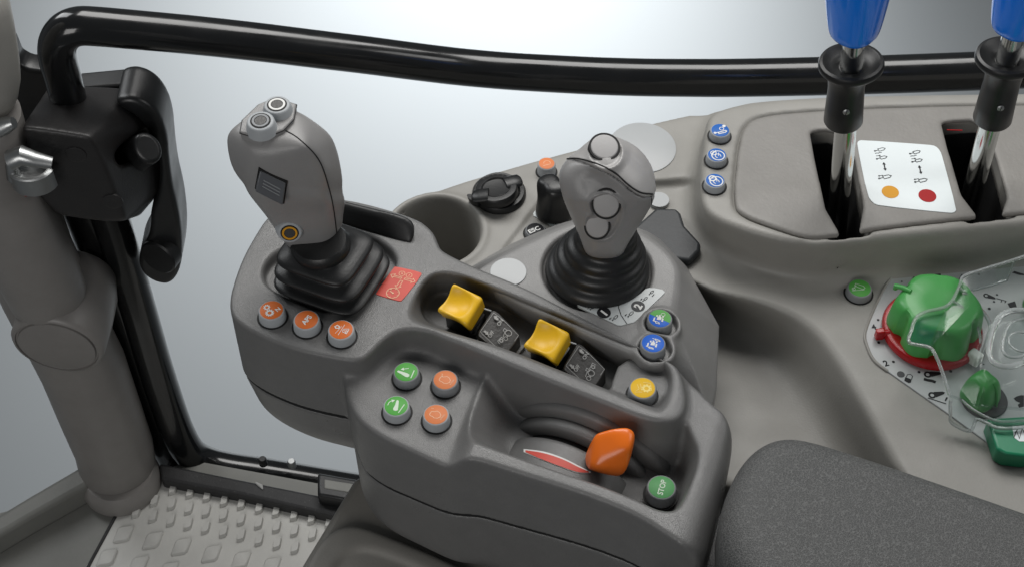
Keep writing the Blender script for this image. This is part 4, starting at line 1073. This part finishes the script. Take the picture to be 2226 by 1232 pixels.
def s3(D): D.line(z8((1140,262),(1220,285),(1210,300)), .7); linkarm(D, z8((1055,240))[0], z8((1125,262))[0], .8); D.line(z8((1185,280),(1178,296)), .6)
for f_ in (s1, s2, s3): sign('link_arm_symbol', f_)
sign('plough_symbol', lambda D: D.poly(z8((1270,50),(1290,35),(1371,60),(1371,72),(1330,68))))
sign('animal_symbol', lambda D: D.poly(z8((1283,1098),(1310,1080),(1345,1070),(1371,1072),(1371,1165),(1330,1175),(1318,1150),(1340,1135),(1305,1120))))
D = Draw(at_z(ZD), .16); D.disc(z8((340,896))[0], 2.6); D.done('grey_dot', M['inkgrey'], plate)
# big green dial
dc = P(2024, 722, ZD)
dial = thing('green_dial', 'large green lobed dial in a red ring on the silver plate', 'dial', dc)
df = flat(dc)
def lobes(r, z, a):
    k_ = np.clip(z/30, 0, 1); s = np.cos(6*a+.9)
    return r*(1+.06*s*(1-.75*np.clip((z-25)/7, 0, 1))-.24*np.clip(-s-.6, 0, 1)*(1-.8*np.clip((z-25)/7, 0, 1)))
V, F = lathe([(31.5, 0), (33.2, 1.5), (33.6, 4), (32.4, 6.5), (29.5, 7.4), (28, 7)], df, 96); ring = obj('red_ring', V, F, M['red'], dial)
for (px, py), m_ in (((1913, 724), 'red'), ((2119, 777), 'white')):
    a = P(px, py, ZD+5); d = a-dc; d[2] = 0; d /= np.linalg.norm(d); f2 = Frame(a, (-d[1], d[0], 0), n=(0, 0, 1)); L_ = 4 if m_ == 'red' else 6
    s_ = 1 if m_ == 'red' else 1.5
    V, F = rings_mesh([np.array([f2.w(x*k_, y, z) for x, y in [(-2.6*s_,-3*s_),(2.6*s_,-3*s_),(2.6*s_,3*s_),(-2.6*s_,3*s_)]]) for z, k_ in ((-4.5, 1), (3.5*s_, .85))])
    obj('ring_pointer', V, F, M[m_], ring, bevel=1.6 if m_ == 'white' else 1, seg=4)
a0, b0 = P(1921, 724, ZD+5), P(1914, 712, ZD+8); V, F = sweep([P(1935, 722, ZD+6), a0], 2.4, 10); obj('pointer_arm', V, F, M['red'], ring)
V, F = lathe([(29.2, 5), (29.4, 9), (28.6, 17), (27.6, 25), (26.5, 29), (24.6, 31.6), (22, 32.6), (10, 32.2), (.8, 32)], df, 144, lobes)
obj('dial_body', V, F, M['dial'], dial)
a, b_ = P(*z8((300,160))[0], ZD+30), P(*z8((425,205))[0], ZD+33); V, F = sweep([a+(0, 0, -3), a, a*.5+b_*.5+(0, 0, .8), b_], [1.6, 2.2, 2.2, 1.9], 12, 1, .8); fin = obj('pointer_fin', V, F, M['dial'], dial)
# small green knob with its dark washer
def small_knob(px, py, r, h, name_label, parent_label):
    kc = P(px, py, ZD); k_ = thing('rotary_switch', name_label, 'knob', kc); f = flat(kc)
    V, F = lathe([(r*1.22, 0), (r*1.24, .8), (r*1.2, 1.4)], flat(kc+(3, -1, 0)), 40); obj('knob_washer', V, F, M['inkgrey'], k_)
    f = Frame(kc, (1, 0, 0), n=(-.05, -.02, 1))
    fn = lambda rr, z, a: rr*(1+.07*np.cos(4*a+.6)-.10*np.clip(np.cos(2*a-1.2), 0, 1)*np.clip((z-8)/12, 0, 1))
    V, F = lathe([(r, .5), (r*1.0, 4), (r*.93, 10), (r*.82, 17), (r*.68, h-3), (r*.5, h-.8), (r*.25, h)], f, 72, fn); body = obj('knob_body', V, F, M['dial'], k_, sub=1)
    for a in (-1.9, -.75):
        pth = [f.w((r*q_+.2)*math.cos(a), (r*q_+.2)*math.sin(a), z) for q_, z in ((1.0, 3), (.95, 9), (.85, 15), (.70, h-4), (.45, h-1.2))]; V, F = sweep(pth, .7, 8); obj('knob_rib', V, F, M['dial'], body)
small_knob(2128, 866, 12.2, 24, 'small green knob under the clear cover, just below the large green dial', '')
small_knob(2262, 672, 12.2, 24, 'green knob at the right frame edge, mostly cut off', '')
# green rocker box at the edge
gz = ZS+14
gb = thing('green_switch_box', 'dark green box with a white sticker below the clear cover', 'switch box', P(2200, 975, ZS))
w = [P(x, y, gz) for x, y in ((2146,908),(2240,902),(2330,930),(2330,985),(2226,990),(2186,985),(2168,975))]
V, F = prism(w, [np.array([p[0], p[1], ZS]) for p in w]); bx = obj('box_body', V, F, M['darkgreen'], gb, bevel=1.8, seg=4)
w2 = [P(x, y, gz+.3) for x, y in ((2200,925),(2290,918),(2290,958),(2216,958),(2205,950))]; V, F = prism(w2, [p-(0, 0, 1) for p in w2]); st = obj('box_sticker', V, F, M['placard'], gb, smooth=False)
D = Draw(at_z(gz+.3), .15); D.line([(2204,950),(2210,935),(2216,952),(2222,930),(2234,955)], .6); D.line([(2206,940),(2214,930)], .5); D.done('sticker_scribble', M['ink'], st)
# ------------------------------------------------------------------ clear hinged cover
ZC = ZD+36
cov = thing('clear_cover', 'clear bent acrylic cover over the dial plate', 'cover', P(2150, 780, ZD))
path = [(2240,553,ZC),(2201,566,ZC),(2140,585,ZC),(2096,600,ZC),(2088,616,ZC),(2082,630,ZC),(2070,653,ZC),(2053,667,ZC),(2010,678,ZC),(1990,692,ZC),(1980,720,ZC),(1975,737,ZC),(1982,746,ZC),(2020,754,ZC),(2034,772,ZC),(2050,812,ZC-4),(2064,858,ZC-10)]
foot = [(2066,870,ZC-12),(2066,900,ZD+16),(2070,919,ZD+8),(2108,936,ZD+6),(2122,912,ZD+12),(2140,916,ZD+15),(2175,930,ZD+16),(2240,926,ZD+16)]
W = [P(*p) for p in path]; Wf = [P(*p) for p in foot]
V, F = sweep(spline(np.array(W), 5, False), 1.15, 10); obj('cover_edge', V, F, M['clearedge'], cov)
V, F = sweep(spline(np.array(Wf), 5, False), 1.15, 10); obj('foot_edge', V, F, M['clearedge'], cov)
lid = [P(x, y, ZC) for x, y in ((2290,540),(2201,566),(2096,600),(2082,630),(2070,653),(2053,667),(2010,678),(1990,692),(1975,737),(1982,746),(2020,754),(2034,772))]+[P(2064,858,ZC-10), P(2120,880,ZC-12), P(2240,890,ZC-12)]
t_ = 1.6
V, F = prism(lid, [p-(0, 0, t_) for p in lid]); obj('cover_lid', V, F, M['clear'], cov, smooth=False)
q5 = [P(2064,858,ZC-10), P(2120,880,ZC-12), P(2240,890,ZC-12), P(2240,926,ZD+16), P(2175,930,ZD+16), P(2122,912,ZD+12), P(2108,936,ZD+6), P(2070,919,ZD+8)]
V, F = prism(q5, [p+(0, 1.6, -.4) for p in q5]); obj('cover_front_wall', V, F, M['clear'], cov, smooth=False)
inner = [P(2090,868,ZC-12), P(2120,892,ZC-15), P(2170,914,ZC-20), P(2240,912,ZC-20)]; V, F = sweep(spline(np.array(inner), 5, False), .9, 10); obj('fold_edge', V, F, M['clearedge'], cov)
# side band curling over the dial, and the rear wall rim
band = [P(2086,626,ZC), P(2105,645,ZC-6), P(2126,665,ZC-14), P(2146,690,ZC-20), P(2152,712,ZC-24), P(2142,748,ZC-28), P(2135,775,ZC-31)]
V, F = sweep(spline(np.array(band), 6, False), 1.3, 10); obj('band_edge', V, F, M['clearedge'], cov)
band2 = [P(2072,655,ZC), P(2092,668,ZC-4), P(2112,690,ZC-10), P(2128,718,ZC-16), P(2132,745,ZC-22)]
V, F = sweep(spline(np.array(band2), 6, False), 1.0, 10); obj('band_edge', V, F, M['clearedge'], cov)
A_ = spline(np.array(band), 4, False); B_ = spline(np.array(band2), 6, False)
A_ = A_[np.linspace(0, len(A_)-1, 20).astype(int)]; B_ = B_[np.linspace(0, len(B_)-1, 20).astype(int)]
V = np.concatenate([A_, B_]); F = [(i, i+1, 21+i, 20+i) for i in range(19)]
rear = [P(2112,632,ZD+14), P(2150,622,ZD+16), P(2188,610,ZD+18)]; V, F = sweep(rear, .7, 8); obj('rear_wall_edge', V, F, M['clearedge'], cov)
rear = [P(2188,610,ZD+18), P(2205,568,ZC-1)]; V, F = sweep(rear, .7, 8); obj('rear_wall_edge', V, F, M['clearedge'], cov)
q5 = [P(2096,602,ZC-2), P(2205,568,ZC-2), P(2188,610,ZD+18), P(2112,632,ZD+14)]; V, F = prism(q5, [p+(0, 1.5, 0) for p in q5]); obj('rear_wall', V, F, M['clear'], cov, smooth=False)
# triangular finger pull with rings
tri = zc(1780, 540, 2.567)((1145,345),(1085,345),(1030,365),(990,410),(960,500),(950,570),(965,620),(1010,650),(1075,655),(1145,635))
for k_, dz, r in ((1.0, 0, 2.0), (.68, -6, 1.0)):
    cpx = np.array([2240, 735.]); pts = [P(*(cpx+(np.array(p)-cpx)*k_), ZC+1+dz) for p in tri]
    V, F = sweep(spline(np.array(pts), 5, False), r, 12); obj('finger_pull_ring', V, F, M['clearedge'], cov)
pts = [P(*(np.array([2240, 735.])+(np.array(p)-[2240, 735.])*.66), ZC-6) for p in tri]; V, F = prism(pts, [p-(0, 0, 1.2) for p in pts]); obj('finger_pull_floor', V, F, M['clear'], cov, smooth=False)
for r in (8,):
    cc = P(2220, 742, ZC-6); V, F = sweep([cc+(r*math.cos(a), r*math.sin(a), 0) for a in np.linspace(0, 2*math.pi, 33)], .7, 8); obj('finger_pull_boss', V, F, M['clearedge'], cov)

# ================================================================== BLUE HANDLED LEVERS
def blue_lever(base_px, pts, lab):
    """pts: rod foot, sleeve bottom, flange centre, top (photo points) in one upright plane"""
    b0 = P(*base_px, ZR); yl = b0[1]
    foot, slb, fl, tp = [PY(*p, yl) for p in pts]
    t = thing('spool_lever', lab, 'lever', foot, 'blue handled levers')
    ax = (tp-foot)/np.linalg.norm(tp-foot)
    V, F = sweep([foot, foot+(tp-foot)*.5, tp], 7.4, 28); obj('rod', V, F, M['chrome'], t)
    fs = Frame(slb, (1, 0, 0), n=ax); Ls = np.linalg.norm(fl-slb)
    V, F = lathe([(8, -1), (12.3, -.6), (12.9, .6), (12.4, 14), (11.8, Ls*.62), (12.6, Ls-9), (15, Ls-4.5)], fs, 40); sl_ = obj('sleeve', V, F, M['black'], t)
    ff = Frame(fl, (1, 0, 0), n=ax)
    V, F = lathe([(12.5, -5), (17.6, -3.6), (19.8, -1), (20, 1.5), (19.2, 3.2), (17.4, 3.8), (15.8, 3), (12, .8), (9.5, .3), (7.2, -2)], ff, 56, lambda r, z, a: r*(1+.05*np.cos(2*a))); obj('flange', V, F, M['black'], t)
    sc_ = fs.w(-1, -12.4, Ls*.40); fr = Frame(sc_, (1, 0, 0), n=(-.05, -1, .1))
    V, F = lathe([(2.2, -.6), (2.2, .5), (1.6, .9)], fr, 20); s2 = obj('screw', V, F, M['zinc'], sl_)
    D = Draw(fr, 1.0); D.line([(-.3, -2), (.3, 2)], .5, local=True); D.done('screw_slot', M['ink'], s2)
    hb = fl+ax*25; fh = Frame(hb, (1, 0, 0), n=ax)
    V, F = lathe([(8, -.4), (12.0, 0), (14.2, 1.4), (15.6, 4.5), (16.8, 12), (18.6, 26), (20.2, 40), (21.5, 55), (21.5, 75), (19, 92), (10, 100), (2, 102)], fh, 56, lambda r, z, a: r*(1+.03*np.cos(4*a))); obj('handle', V, F, M['bluegrip'], t, sub=1)
    # pivot at the foot
    V, F = sweep([foot+(-9, 0, 2), foot+(12, 0, 2)], 4, 14); obj('pivot', V, F, M['black'], t)
blue_lever((1826, 400), [(1814,540),(1833,262),(1850,142),(1872,-80)], 'blue handled chrome lever in the left slot, handle cropped by the top edge')
blue_lever((2120, 380), [(2092,500),(2157,258),(2190,128),(2240,-60)], 'blue handled chrome lever in the right slot, cut off by the right edge')
# ================================================================== ARMREST CUSHION
CU = [(1612,992),(1655,954),(1708,940),(1770,950),(1900,992),(2100,1060),(2350,1145),(2450,1500),(1750,1480),(1640,1330),(1592,1240),(1566,1180),(1564,1120),(1580,1055)]
def cush(g):
    d = g.poly(chaikin(XY(CU, 0), 2))
    top = 9-((g.X-230)/220)**2*5
    return smax(smax(d, g.Z-top, 24), -40-g.Z, 8)
cu = thing('armrest_cushion', 'charcoal leather armrest cushion at the lower right', 'armrest', P(1900, 1150, -40))
field('cushion', cush, (110, -300, -44), (330, -50, 12), 1.6, M['leather'], cu)
# ================================================================== BACKGROUND CAB PARTS
ZF = -480.0
rail_px = [(162,300),(157,262),(148,215),(137,170),(127,135),(124,108),(130,85),(146,67),(170,58),(205,58),(300,66),(430,78),(560,92),(700,109),(800,121),(900,134),(1000,146),(1100,155),(1200,161),(1300,166),(1400,169),(1500,170),(1600,170),(1800,166),(2000,160),(2226,151),(2500,138)]
rp = [PY(x, y, 182+73*min(1, max(0, (x-150)/900))) for x, y in rail_px]
rail = thing('hand_rail', 'black bent tubular rail running across behind the levers', 'rail', rp[0])
V, F = sweep(spline(np.array(rp), 5, False), np.linspace(13.2, 15.4, len(spline(np.array(rp), 5, False))), 28); obj('rail_tube', V, F, M['gloss'], rail)
# door frame: post, corner bend, bottom tube
fm = thing('door_frame', 'black glossy window frame post bending into the sill', 'door frame', PY(430, 985, 185))
pc_ = [(205,380),(240,480),(290,640),(330,775),(368,890),(392,950),(415,985),(450,1005),(500,1018),(580,1030),(690,1048),(800,1066)]
V, F = sweep(spline(np.array([PY(x, y, 200-15*i/11) for i, (x, y) in enumerate(pc_)]), 5, False), 16, 26, 1.0, 1.0); obj('frame_tube', V, F, M['gloss'], fm)
pc_ = [(175,420),(215,520),(258,640),(310,790),(352,910),(376,975),(400,1005)]
V, F = sweep(spline(np.array([PY(x, y, 206) for x, y in pc_]), 5, False), 20, 22); obj('inner_post', V, F, M['gloss'], fm)
pc_ = [(372,986),(420,1000),(520,1022),(700,1056)]
V, F = sweep(spline(np.array([PY(x, y, 196) for x, y in pc_]), 5, False), 14, 20); obj('sill_tube', V, F, M['gloss'], fm)
q4 = [P(690,1025,ZF+30), P(860,1055,ZF+30), P(860,1105,ZF+30), P(690,1075,ZF+30)]; V, F = prism(q4, [p-(0, 0, 20) for p in q4]); obj('end_block', V, F, M['black'], fm, bevel=3)
q4 = [P(705,1040,ZF+31), P(860,1065,ZF+31), P(860,1085,ZF+31), P(705,1060,ZF+31)]; V, F = prism(q4, [p-(0, 0, 8) for p in q4]); obj('end_strip', V, F, M['ledge'], fm, bevel=1)
for x, y in ((571,1000),(634,1005)):
    c = PY(x, y, 178); V, F = lathe([(4, -6), (4, 2), (3, 3.5)], flat(c), 16); obj('frame_bolt', V, F, M['zinc' if x > 600 else 'black'], fm)
sl_px = [(345,1004),(520,1040),(720,1080),(900,1116),(900,1160),(712,1116),(520,1072),(350,1040)]
w = [P(x, y, ZF+14) for x, y in sl_px]; V, F = prism(w, [p-(0, 0, 18) for p in w])
ss = thing('sill_strip', 'black rubber sill strip along the top of the floor mat', 'sill', P(530, 1050, ZF)); obj('sill_rubber', V, F, M['sill'], ss, bevel=3)
a = P(560,1052,ZF+14.5); V, F = sweep([P(556,1048,ZF+15), P(568,1056,ZF+15), P(571,1062,ZF+15)], [1, 2, .6], 8); obj('paint_chip', V, F, M['paleink'], ss)
# floor and mat
w = [P(x, y, ZF-4) for x, y in ((-300,1180),(130,1085),(420,1000),(1400,1180),(1600,2000),(-300,2000))]
V, F = prism(w, [p-(0, 0, 25) for p in w]); fl = obj('floor', V, F, M['ledge'], None, smooth=False, at=P(400, 1200, ZF-20)); fl['kind'] = 'structure'
mt = thing('floor_mat', 'light grey rubber floor mat with raised studs', 'mat', P(500, 1180, ZF))
mp = [P(x, y, ZF) for x, y in ((262,1108),(300,1060),(345,1034),(520,1068),(720,1108),(1000,1165),(1100,1400),(100,1400),(180,1240))]
V, F = prism(mp, [p-(0, 0, 5) for p in mp]); mo = obj('mat_sheet', V, F, M['mat'], mt, bevel=1)
zq = zc(0, 600, 1.95)
rows_ = [[(660,885),(735,905),(808,920),(880,935),(952,955),(1025,968),(1100,985),(1172,1000),(1248,1015),(1322,1030),(1396,1046)],
 [(657,955),(730,970),(803,988),(876,1000),(950,1017),(1024,1035),(1098,1050),(1174,1066),(1250,1082),(1326,1098)],
 [(580,1002),(652,1022),(727,1038),(800,1054),(874,1070),(950,1085),(1024,1102),(1100,1120),(1176,1136),(1252,1154)]]
parts = []
def stud(px, py, su, sv, h, ang):
    c = P(px, py, ZF); u = np.array([math.cos(ang), math.sin(ang), 0]); v = np.array([-u[1]*.9+u[0]*.35, u[0]*.9+u[1]*.35, 0])
    q_ = [(-1,-1),(1,-1),(1,1),(-1,1)]
    base_ = []
    for i_ in range(4):
        (a0, b0), (a1, b1) = q_[i_], q_[(i_+1) % 4]
        base_ += [((a0*.88+a1*.12)*su, (b0*.88+b1*.12)*sv), ((a0*.12+a1*.88)*su, (b0*.12+b1*.88)*sv)]
    R = [np.array([c+u*a*k_+v*b_*k_+(0, 0, z) for a, b_ in base_]) for k_, z in ((1.12, -1), (1.06, h*.6), (.9, h))]
    return rings_mesh(R)
for r_ in rows_:
    for p in r_: parts.append(stud(*zq(p)[0], 3.3, 5.4, 4.5, .30))
for p in [(525,1095),(648,1122),(770,1148),(897,1178),(1022,1205),(1150,1230),(455,1195),(588,1225),(715,1250)]: parts.append(stud(*zq(p)[0], 7.0, 8.2, 3.2, .18))
V, F = join(*parts); obj('mat_studs', V, F, M['mat'], mt)
V, F = sweep([P(258,1108,ZF+.3), P(200,1215,ZF+.3), P(150,1310,ZF+.3)], 1.6, 8); obj('mat_seam', V, F, M['sill'], mt)
# ledge at the left edge
w = [P(x, y, ZF+25) for x, y in ((-150,1205),(60,1078),(190,1002),(195,1050),(60,1125),(-150,1250))]
lg = thing('door_ledge', 'grey door ledge at the lower left behind the pillar', 'ledge', P(50, 1120, ZF)); V, F = prism(w, [p-(0, 0, 30) for p in w]); obj('ledge_rail', V, F, M['ledge'], lg, bevel=5)
# pillar
pil = thing('cab_pillar', 'brown grey cab pillar with a round boss at the left', 'pillar', P(262, 1050, ZF))
pl_ = [(20,430,92),(60,545,92),(97,630,92),(142,720,90),(180,795,89),(216,890,85),(247,970,81),(262,1045,78)]
ctr = [PY(x, y, 165) for x, y, r in pl_]; rad = [r/FPX*np.linalg.norm(c-CAM) for c, (x, y, r) in zip(ctr, pl_)]
V, F = sweep(ctr, rad, 40); obj('pillar_tube', V, F, M['pillar'], pil)
fb = flat(P(266, 1050, ZF)); V, F = lathe([(37, 0), (38, 6), (36, 14), (32, 20)], fb, 40); obj('pillar_foot', V, F, M['pillar'], pil)
# boss with cap, its axis tipping towards the viewer
bc = PY(124, 752, 112); n_ = np.array([-.08, -.99, -.05]); n_ /= np.linalg.norm(n_); fbn = Frame(bc, (1, 0, .12), n=n_)
V, F = lathe([(30, -75), (36, -55), (37.5, -30), (37.5, -3), (35.5, 0), (33.5, .8), (33, -.8), (31.5, -.8), (31, 1), (28, 2), (1, 2.4)], fbn, 56); obj('pillar_boss', V, F, M['pillar'], pil)
pl2 = [(-50,250,88),(-15,380,92),(25,470,92),(68,560,88),(104,640,80)]
ctr = [PY(x, y, 140) for x, y, r in pl2]; rad = [r/FPX*np.linalg.norm(c-CAM) for c, (x, y, r) in zip(ctr, pl2)]
V, F = sweep(ctr, rad, 40); obj('pillar_sleeve', V, F, M['pillar'], pil)
# upper trim at the frame edge and dark seal behind
up = [(-60,-40,70),(-48,60,72),(-34,140,72),(-26,200,66),(-40,255,44)]
ctr = [PY(x, y, 150) for x, y, r in up]; rad = [r/FPX*np.linalg.norm(c-CAM) for c, (x, y, r) in zip(ctr, up)]
tr = thing('upper_trim', 'beige rounded trim cropped by the left edge, above the silver catch', 'trim', ctr[-1]); V, F = sweep(ctr, rad, 36); obj('trim_cover', V, F, M['beige'], tr, sub=1)
sv = [(-60,-60),(0,60),(28,110),(40,140),(60,152),(110,158),(110,200),(270,185),(275,215),(130,300),(60,320),(-60,420)]
w = [PY(x, y, 240) for x, y in sv]; V, F = prism(w, [p+(0, 20, 0) for p in w]); se = thing('window_seal', 'black window seal behind the latch box at upper left', 'seal', w[4]); obj('seal_panel', V, F, M['black'], se, bevel=3)
# latch box
lb = thing('door_latch', 'black door latch box with curved pull handle on the rail post', 'latch', PY(200, 470, 175))
z0 = zc(0, 0, 1.9875)
fpts = [PY(*p, 130) for p in z0((92,545),(390,592),(420,640),(545,955),(490,965),(255,930),(165,850))]
bpts = [PY(*p, 205) for p in z0((205,375),(420,370),(560,380),(690,470),(735,600),(745,770),(600,940),(330,930))]
lp_ = np.array(fpts+bpts)
slot_px = z0((488,678),(505,640),(640,535),(668,560),(690,640),(560,705),(515,720))
sp_ = np.array([PY(*p, yy) for p in slot_px for yy in (100, 186)])
lo, hi = bounds(lp_)
def latch_fn(g):
    B = hull_field(lp_, g, 3)
    # scooped top between the two walls
    sc = np.array([PY(*p, yy) for p in z0((430,480),(500,395),(380,360),(230,380),(150,500),(350,540)) for yy in (170, 215)]+[PY(*z0((300,420))[0], 150)])
    return smax(B, -hull_field(sp_, g, 2.5), 2)
V, Q = surface(latch_fn(Grid(lo, hi, 1.5)), Grid(lo, hi, 1.5)); obj('latch_body', V, Q, M['latch'], lb); HL = Hit(V, Q)
fg = [PY(*p, yy) for p, yy in zip(z0((560,700),(600,660),(640,640)), (182, 168, 150))]
V, F = sweep(fg, [13, 13, 12], 20, .8, 1.0); obj('latch_finger', V, F, M['black'], lb, bevel=3)
for p in z0((328,668),(487,870)):
    c, n = HL.at(*p)
    if c is not None: V, F = lathe([(7.5, -1), (7.5, .6), (6, 1.0), (2, .4)], Frame(c, (1, 0, 0), n=n), 24); obj('latch_screw', V, F, M['latch'], lb)
hd = z0((490,392),(560,366),(640,390),(700,450),(733,540),(740,640),(755,760),(778,850),(793,950),(797,1040),(785,1130),(745,1180),(680,1172),(625,1135),(605,1085),(618,1035),(648,985),(660,930),(658,870),(690,800),(700,700),(690,600),(660,530),(600,450))
def hd2(y): return np.array([[q_[0], q_[2]] for q_ in (PY(*p, y) for p in hd)])
hp = chaikin(hd2(190), 2); y0_, y1_ = 176, 214
def handle_fn(g):
    d = psdf(hp, g.X[:, 0, :], g.Z[0, 0, :][None, :]+0*g.X[:, 0, :])[:, None, :]
    return smax(d, np.abs(g.Y-(y0_+y1_)/2)-(y1_-y0_)/2, 5)
lo = [hp[:, 0].min()-4, y0_-4, hp[:, 1].min()-4]; hi = [hp[:, 0].max()+4, y1_+4, hp[:, 1].max()+4]
field('pull_handle', handle_fn, lo, hi, 1.4, M['black'], lb)
c = PY(*z0((688,1108))[0], 172); V, F = lathe([(15.4, -9), (15.8, 1.5), (14.4, 3), (4, 3.4)], Frame(c, (1, 0, 0), n=(-.35, -.85, .1)), 40); obj('handle_end_cap', V, F, M['black'], lb)
# striker: silver catch on the pillar side
stk = thing('silver_catch', 'silver metal catch between pillar and latch box', 'catch', PY(70, 380, 120))
V, F = sweep([PY(*p, 112) for p in z0((50,690),(95,672),(150,690),(225,705))], [8, 7.5, 6, 4.5], 18, 1, .9); obj('catch_arm', V, F, M['zinc'], stk)
c = PY(*z0((140,770))[0], 118); V, F = lathe([(15, -9), (16.5, -8), (16.5, 8), (15, 9), (12, 9), (11.5, 4)], Frame(c, (1, 0, 0), n=(0, -.05, 1)), 40, lambda r, z, a: r*(1-.35*np.abs(np.sin(a)))); obj('catch_ring', V, F, M['zinc'], stk)
V, F = sweep([PY(*p, 118) for p in z0((45,700),(60,760),(90,790))], [4, 6, 5], 16); obj('catch_side', V, F, M['zinc'], stk)
V, F = sweep([PY(*p, 125) for p in z0((80,825),(165,815))], 5, 12); obj('catch_red_band', V, F, M['red'], stk)
V, F = sweep([PY(*p, 125) for p in z0((-10,560),(30,540),(60,530))], [7, 6, 4], 14); obj('catch_pin', V, F, M['zinc'], stk)
# ================================================================== SEAT SUPPORT below the armrest
sb = thing('armrest_support', 'grey beige support box below the armrest at the bottom edge', 'support', P(800, 1150, -330))
w0 = [P(x, y, -165) for x, y in ((772,1032),(900,1010),(1300,1100),(1500,1350),(1000,1500),(640,1250))]
V, F = prism(w0, [np.array([p[0], p[1], -330]) for p in w0]); obj('support_box', V, F, M['support'], sb, bevel=6, seg=5)
w1 = [P(x, y, -70) for x, y in ((1480,1120),(1720,1080),(1900,1300),(1900,1600),(1300,1600),(1380,1280))]
V, F = prism(w1, [p-(0, 0, 60) for p in w1]); obj('cushion_gap_shade', V, F, M['black'], sb, bevel=4)  # black slab added only to keep the gap beside the cushion dark
LD = [(652,1262,-161),(690,1182,-161),(735,1148,-161),(780,1142,-161),(850,1168,-161),(1000,1230,-161),(1100,1300,-161),(900,1500,-161),(600,1400,-161)]
LI = [(705,1290,-161),(735,1222,-161),(770,1200,-161),(810,1200,-161),(880,1225,-161),(960,1262,-161),(1000,1330,-161),(850,1480,-161)]
def lid_fn(g):
    B = smax(g.poly(chaikin(XY(LD), 2)), g.Z+157, 5)
    return smax(smax(B, -smax(g.poly(chaikin(XY(LI), 2)), -160-g.Z, 3), 5), -165-g.Z, 1)
field('support_lid', lid_fn, (-220, -330, -184), (30, -60, -153), 1.6, M['support'], sb)
# ================================================================== BACKDROP, LIGHT, CAMERA
bd = CAM+FWD*2700
V = [bd+RIGHT*a+UP*b_ for a, b_ in ((-3500,-2300),(3500,-2300),(3500,2300),(-3500,2300))]
bo = obj('backdrop', V+[np.array(v)+FWD*20 for v in V], [(0,1,2,3),(7,6,5,4),(0,4,5,1),(1,5,6,2),(2,6,7,3),(3,7,4,0)], M['backdrop'], None, smooth=False, at=bd); bo['kind'] = 'structure'
def lamp(name, kind, loc, target, power, size=None, col=(1, 1, 1), **kw):
    l = bpy.data.lights.new(name, kind); l.energy = power; l.color = col
    if kind == 'AREA': l.shape = 'RECTANGLE'; l.size, l.size_y = size
    for k_, v in kw.items(): setattr(l, k_, v)
    o = bpy.data.objects.new(name, l); COL.objects.link(o); o.location = loc
    o.rotation_euler = (Vector(target)-Vector(loc)).to_track_quat('-Z', 'Y').to_euler(); return o
lamp('softbox_overhead', 'AREA', (.12, .68, 1.02), (.02, 0, 0), 13.5, (1.0, .6), (1, .985, .96))
lamp('softbox_left_rear', 'AREA', (-.9, .75, .75), (-.05, 0, 0), 5, (.35, .8), (.97, .99, 1))
lamp('softbox_right', 'AREA', (1.1, .1, .8), (.1, -.02, 0), 2.6, (.35, .7), (1, .99, .97))
lamp('softbox_front_left', 'AREA', (-.55, -1.45, .62), (0, 0, -.05), 7.0, (.8, .7), (1, .98, .96))
tb_ = CAM+ray(980, 160)*2700
lamp('backdrop_spot', 'SPOT', tuple((tb_+np.array([120, -80, 900]))*MM), tuple(tb_*MM), 90, None, (1, 1, 1), spot_size=math.radians(114), spot_blend=1.0, shadow_soft_size=.15)
w = bpy.data.worlds.new('World'); SC.world = w; w.use_nodes = True
bg = w.node_tree.nodes['Background']; bg.inputs[0].default_value = (.88, .93, .97, 1); bg.inputs[1].default_value = .115
cam = bpy.data.cameras.new('camera'); co = bpy.data.objects.new('camera', cam); COL.objects.link(co)
cam.sensor_width = 36; cam.sensor_fit = 'HORIZONTAL'; cam.lens = 36*FPX/2226; cam.clip_start = .02; cam.clip_end = 60
co.location = CAM*MM; co.rotation_euler = (math.radians(90)-PITCH, 0, 0); SC.camera = co
SC.view_settings.view_transform = 'Standard'; SC.view_settings.look = 'None'; SC.view_settings.exposure = 0; SC.view_settings.gamma = 1
SC.render.engine = 'CYCLES'
try:
    SC.cycles.use_denoising = True; SC.cycles.max_bounces = 10; SC.cycles.transparent_max_bounces = 16; SC.cycles.caustics_reflective = False; SC.cycles.caustics_refractive = False
except Exception: pass
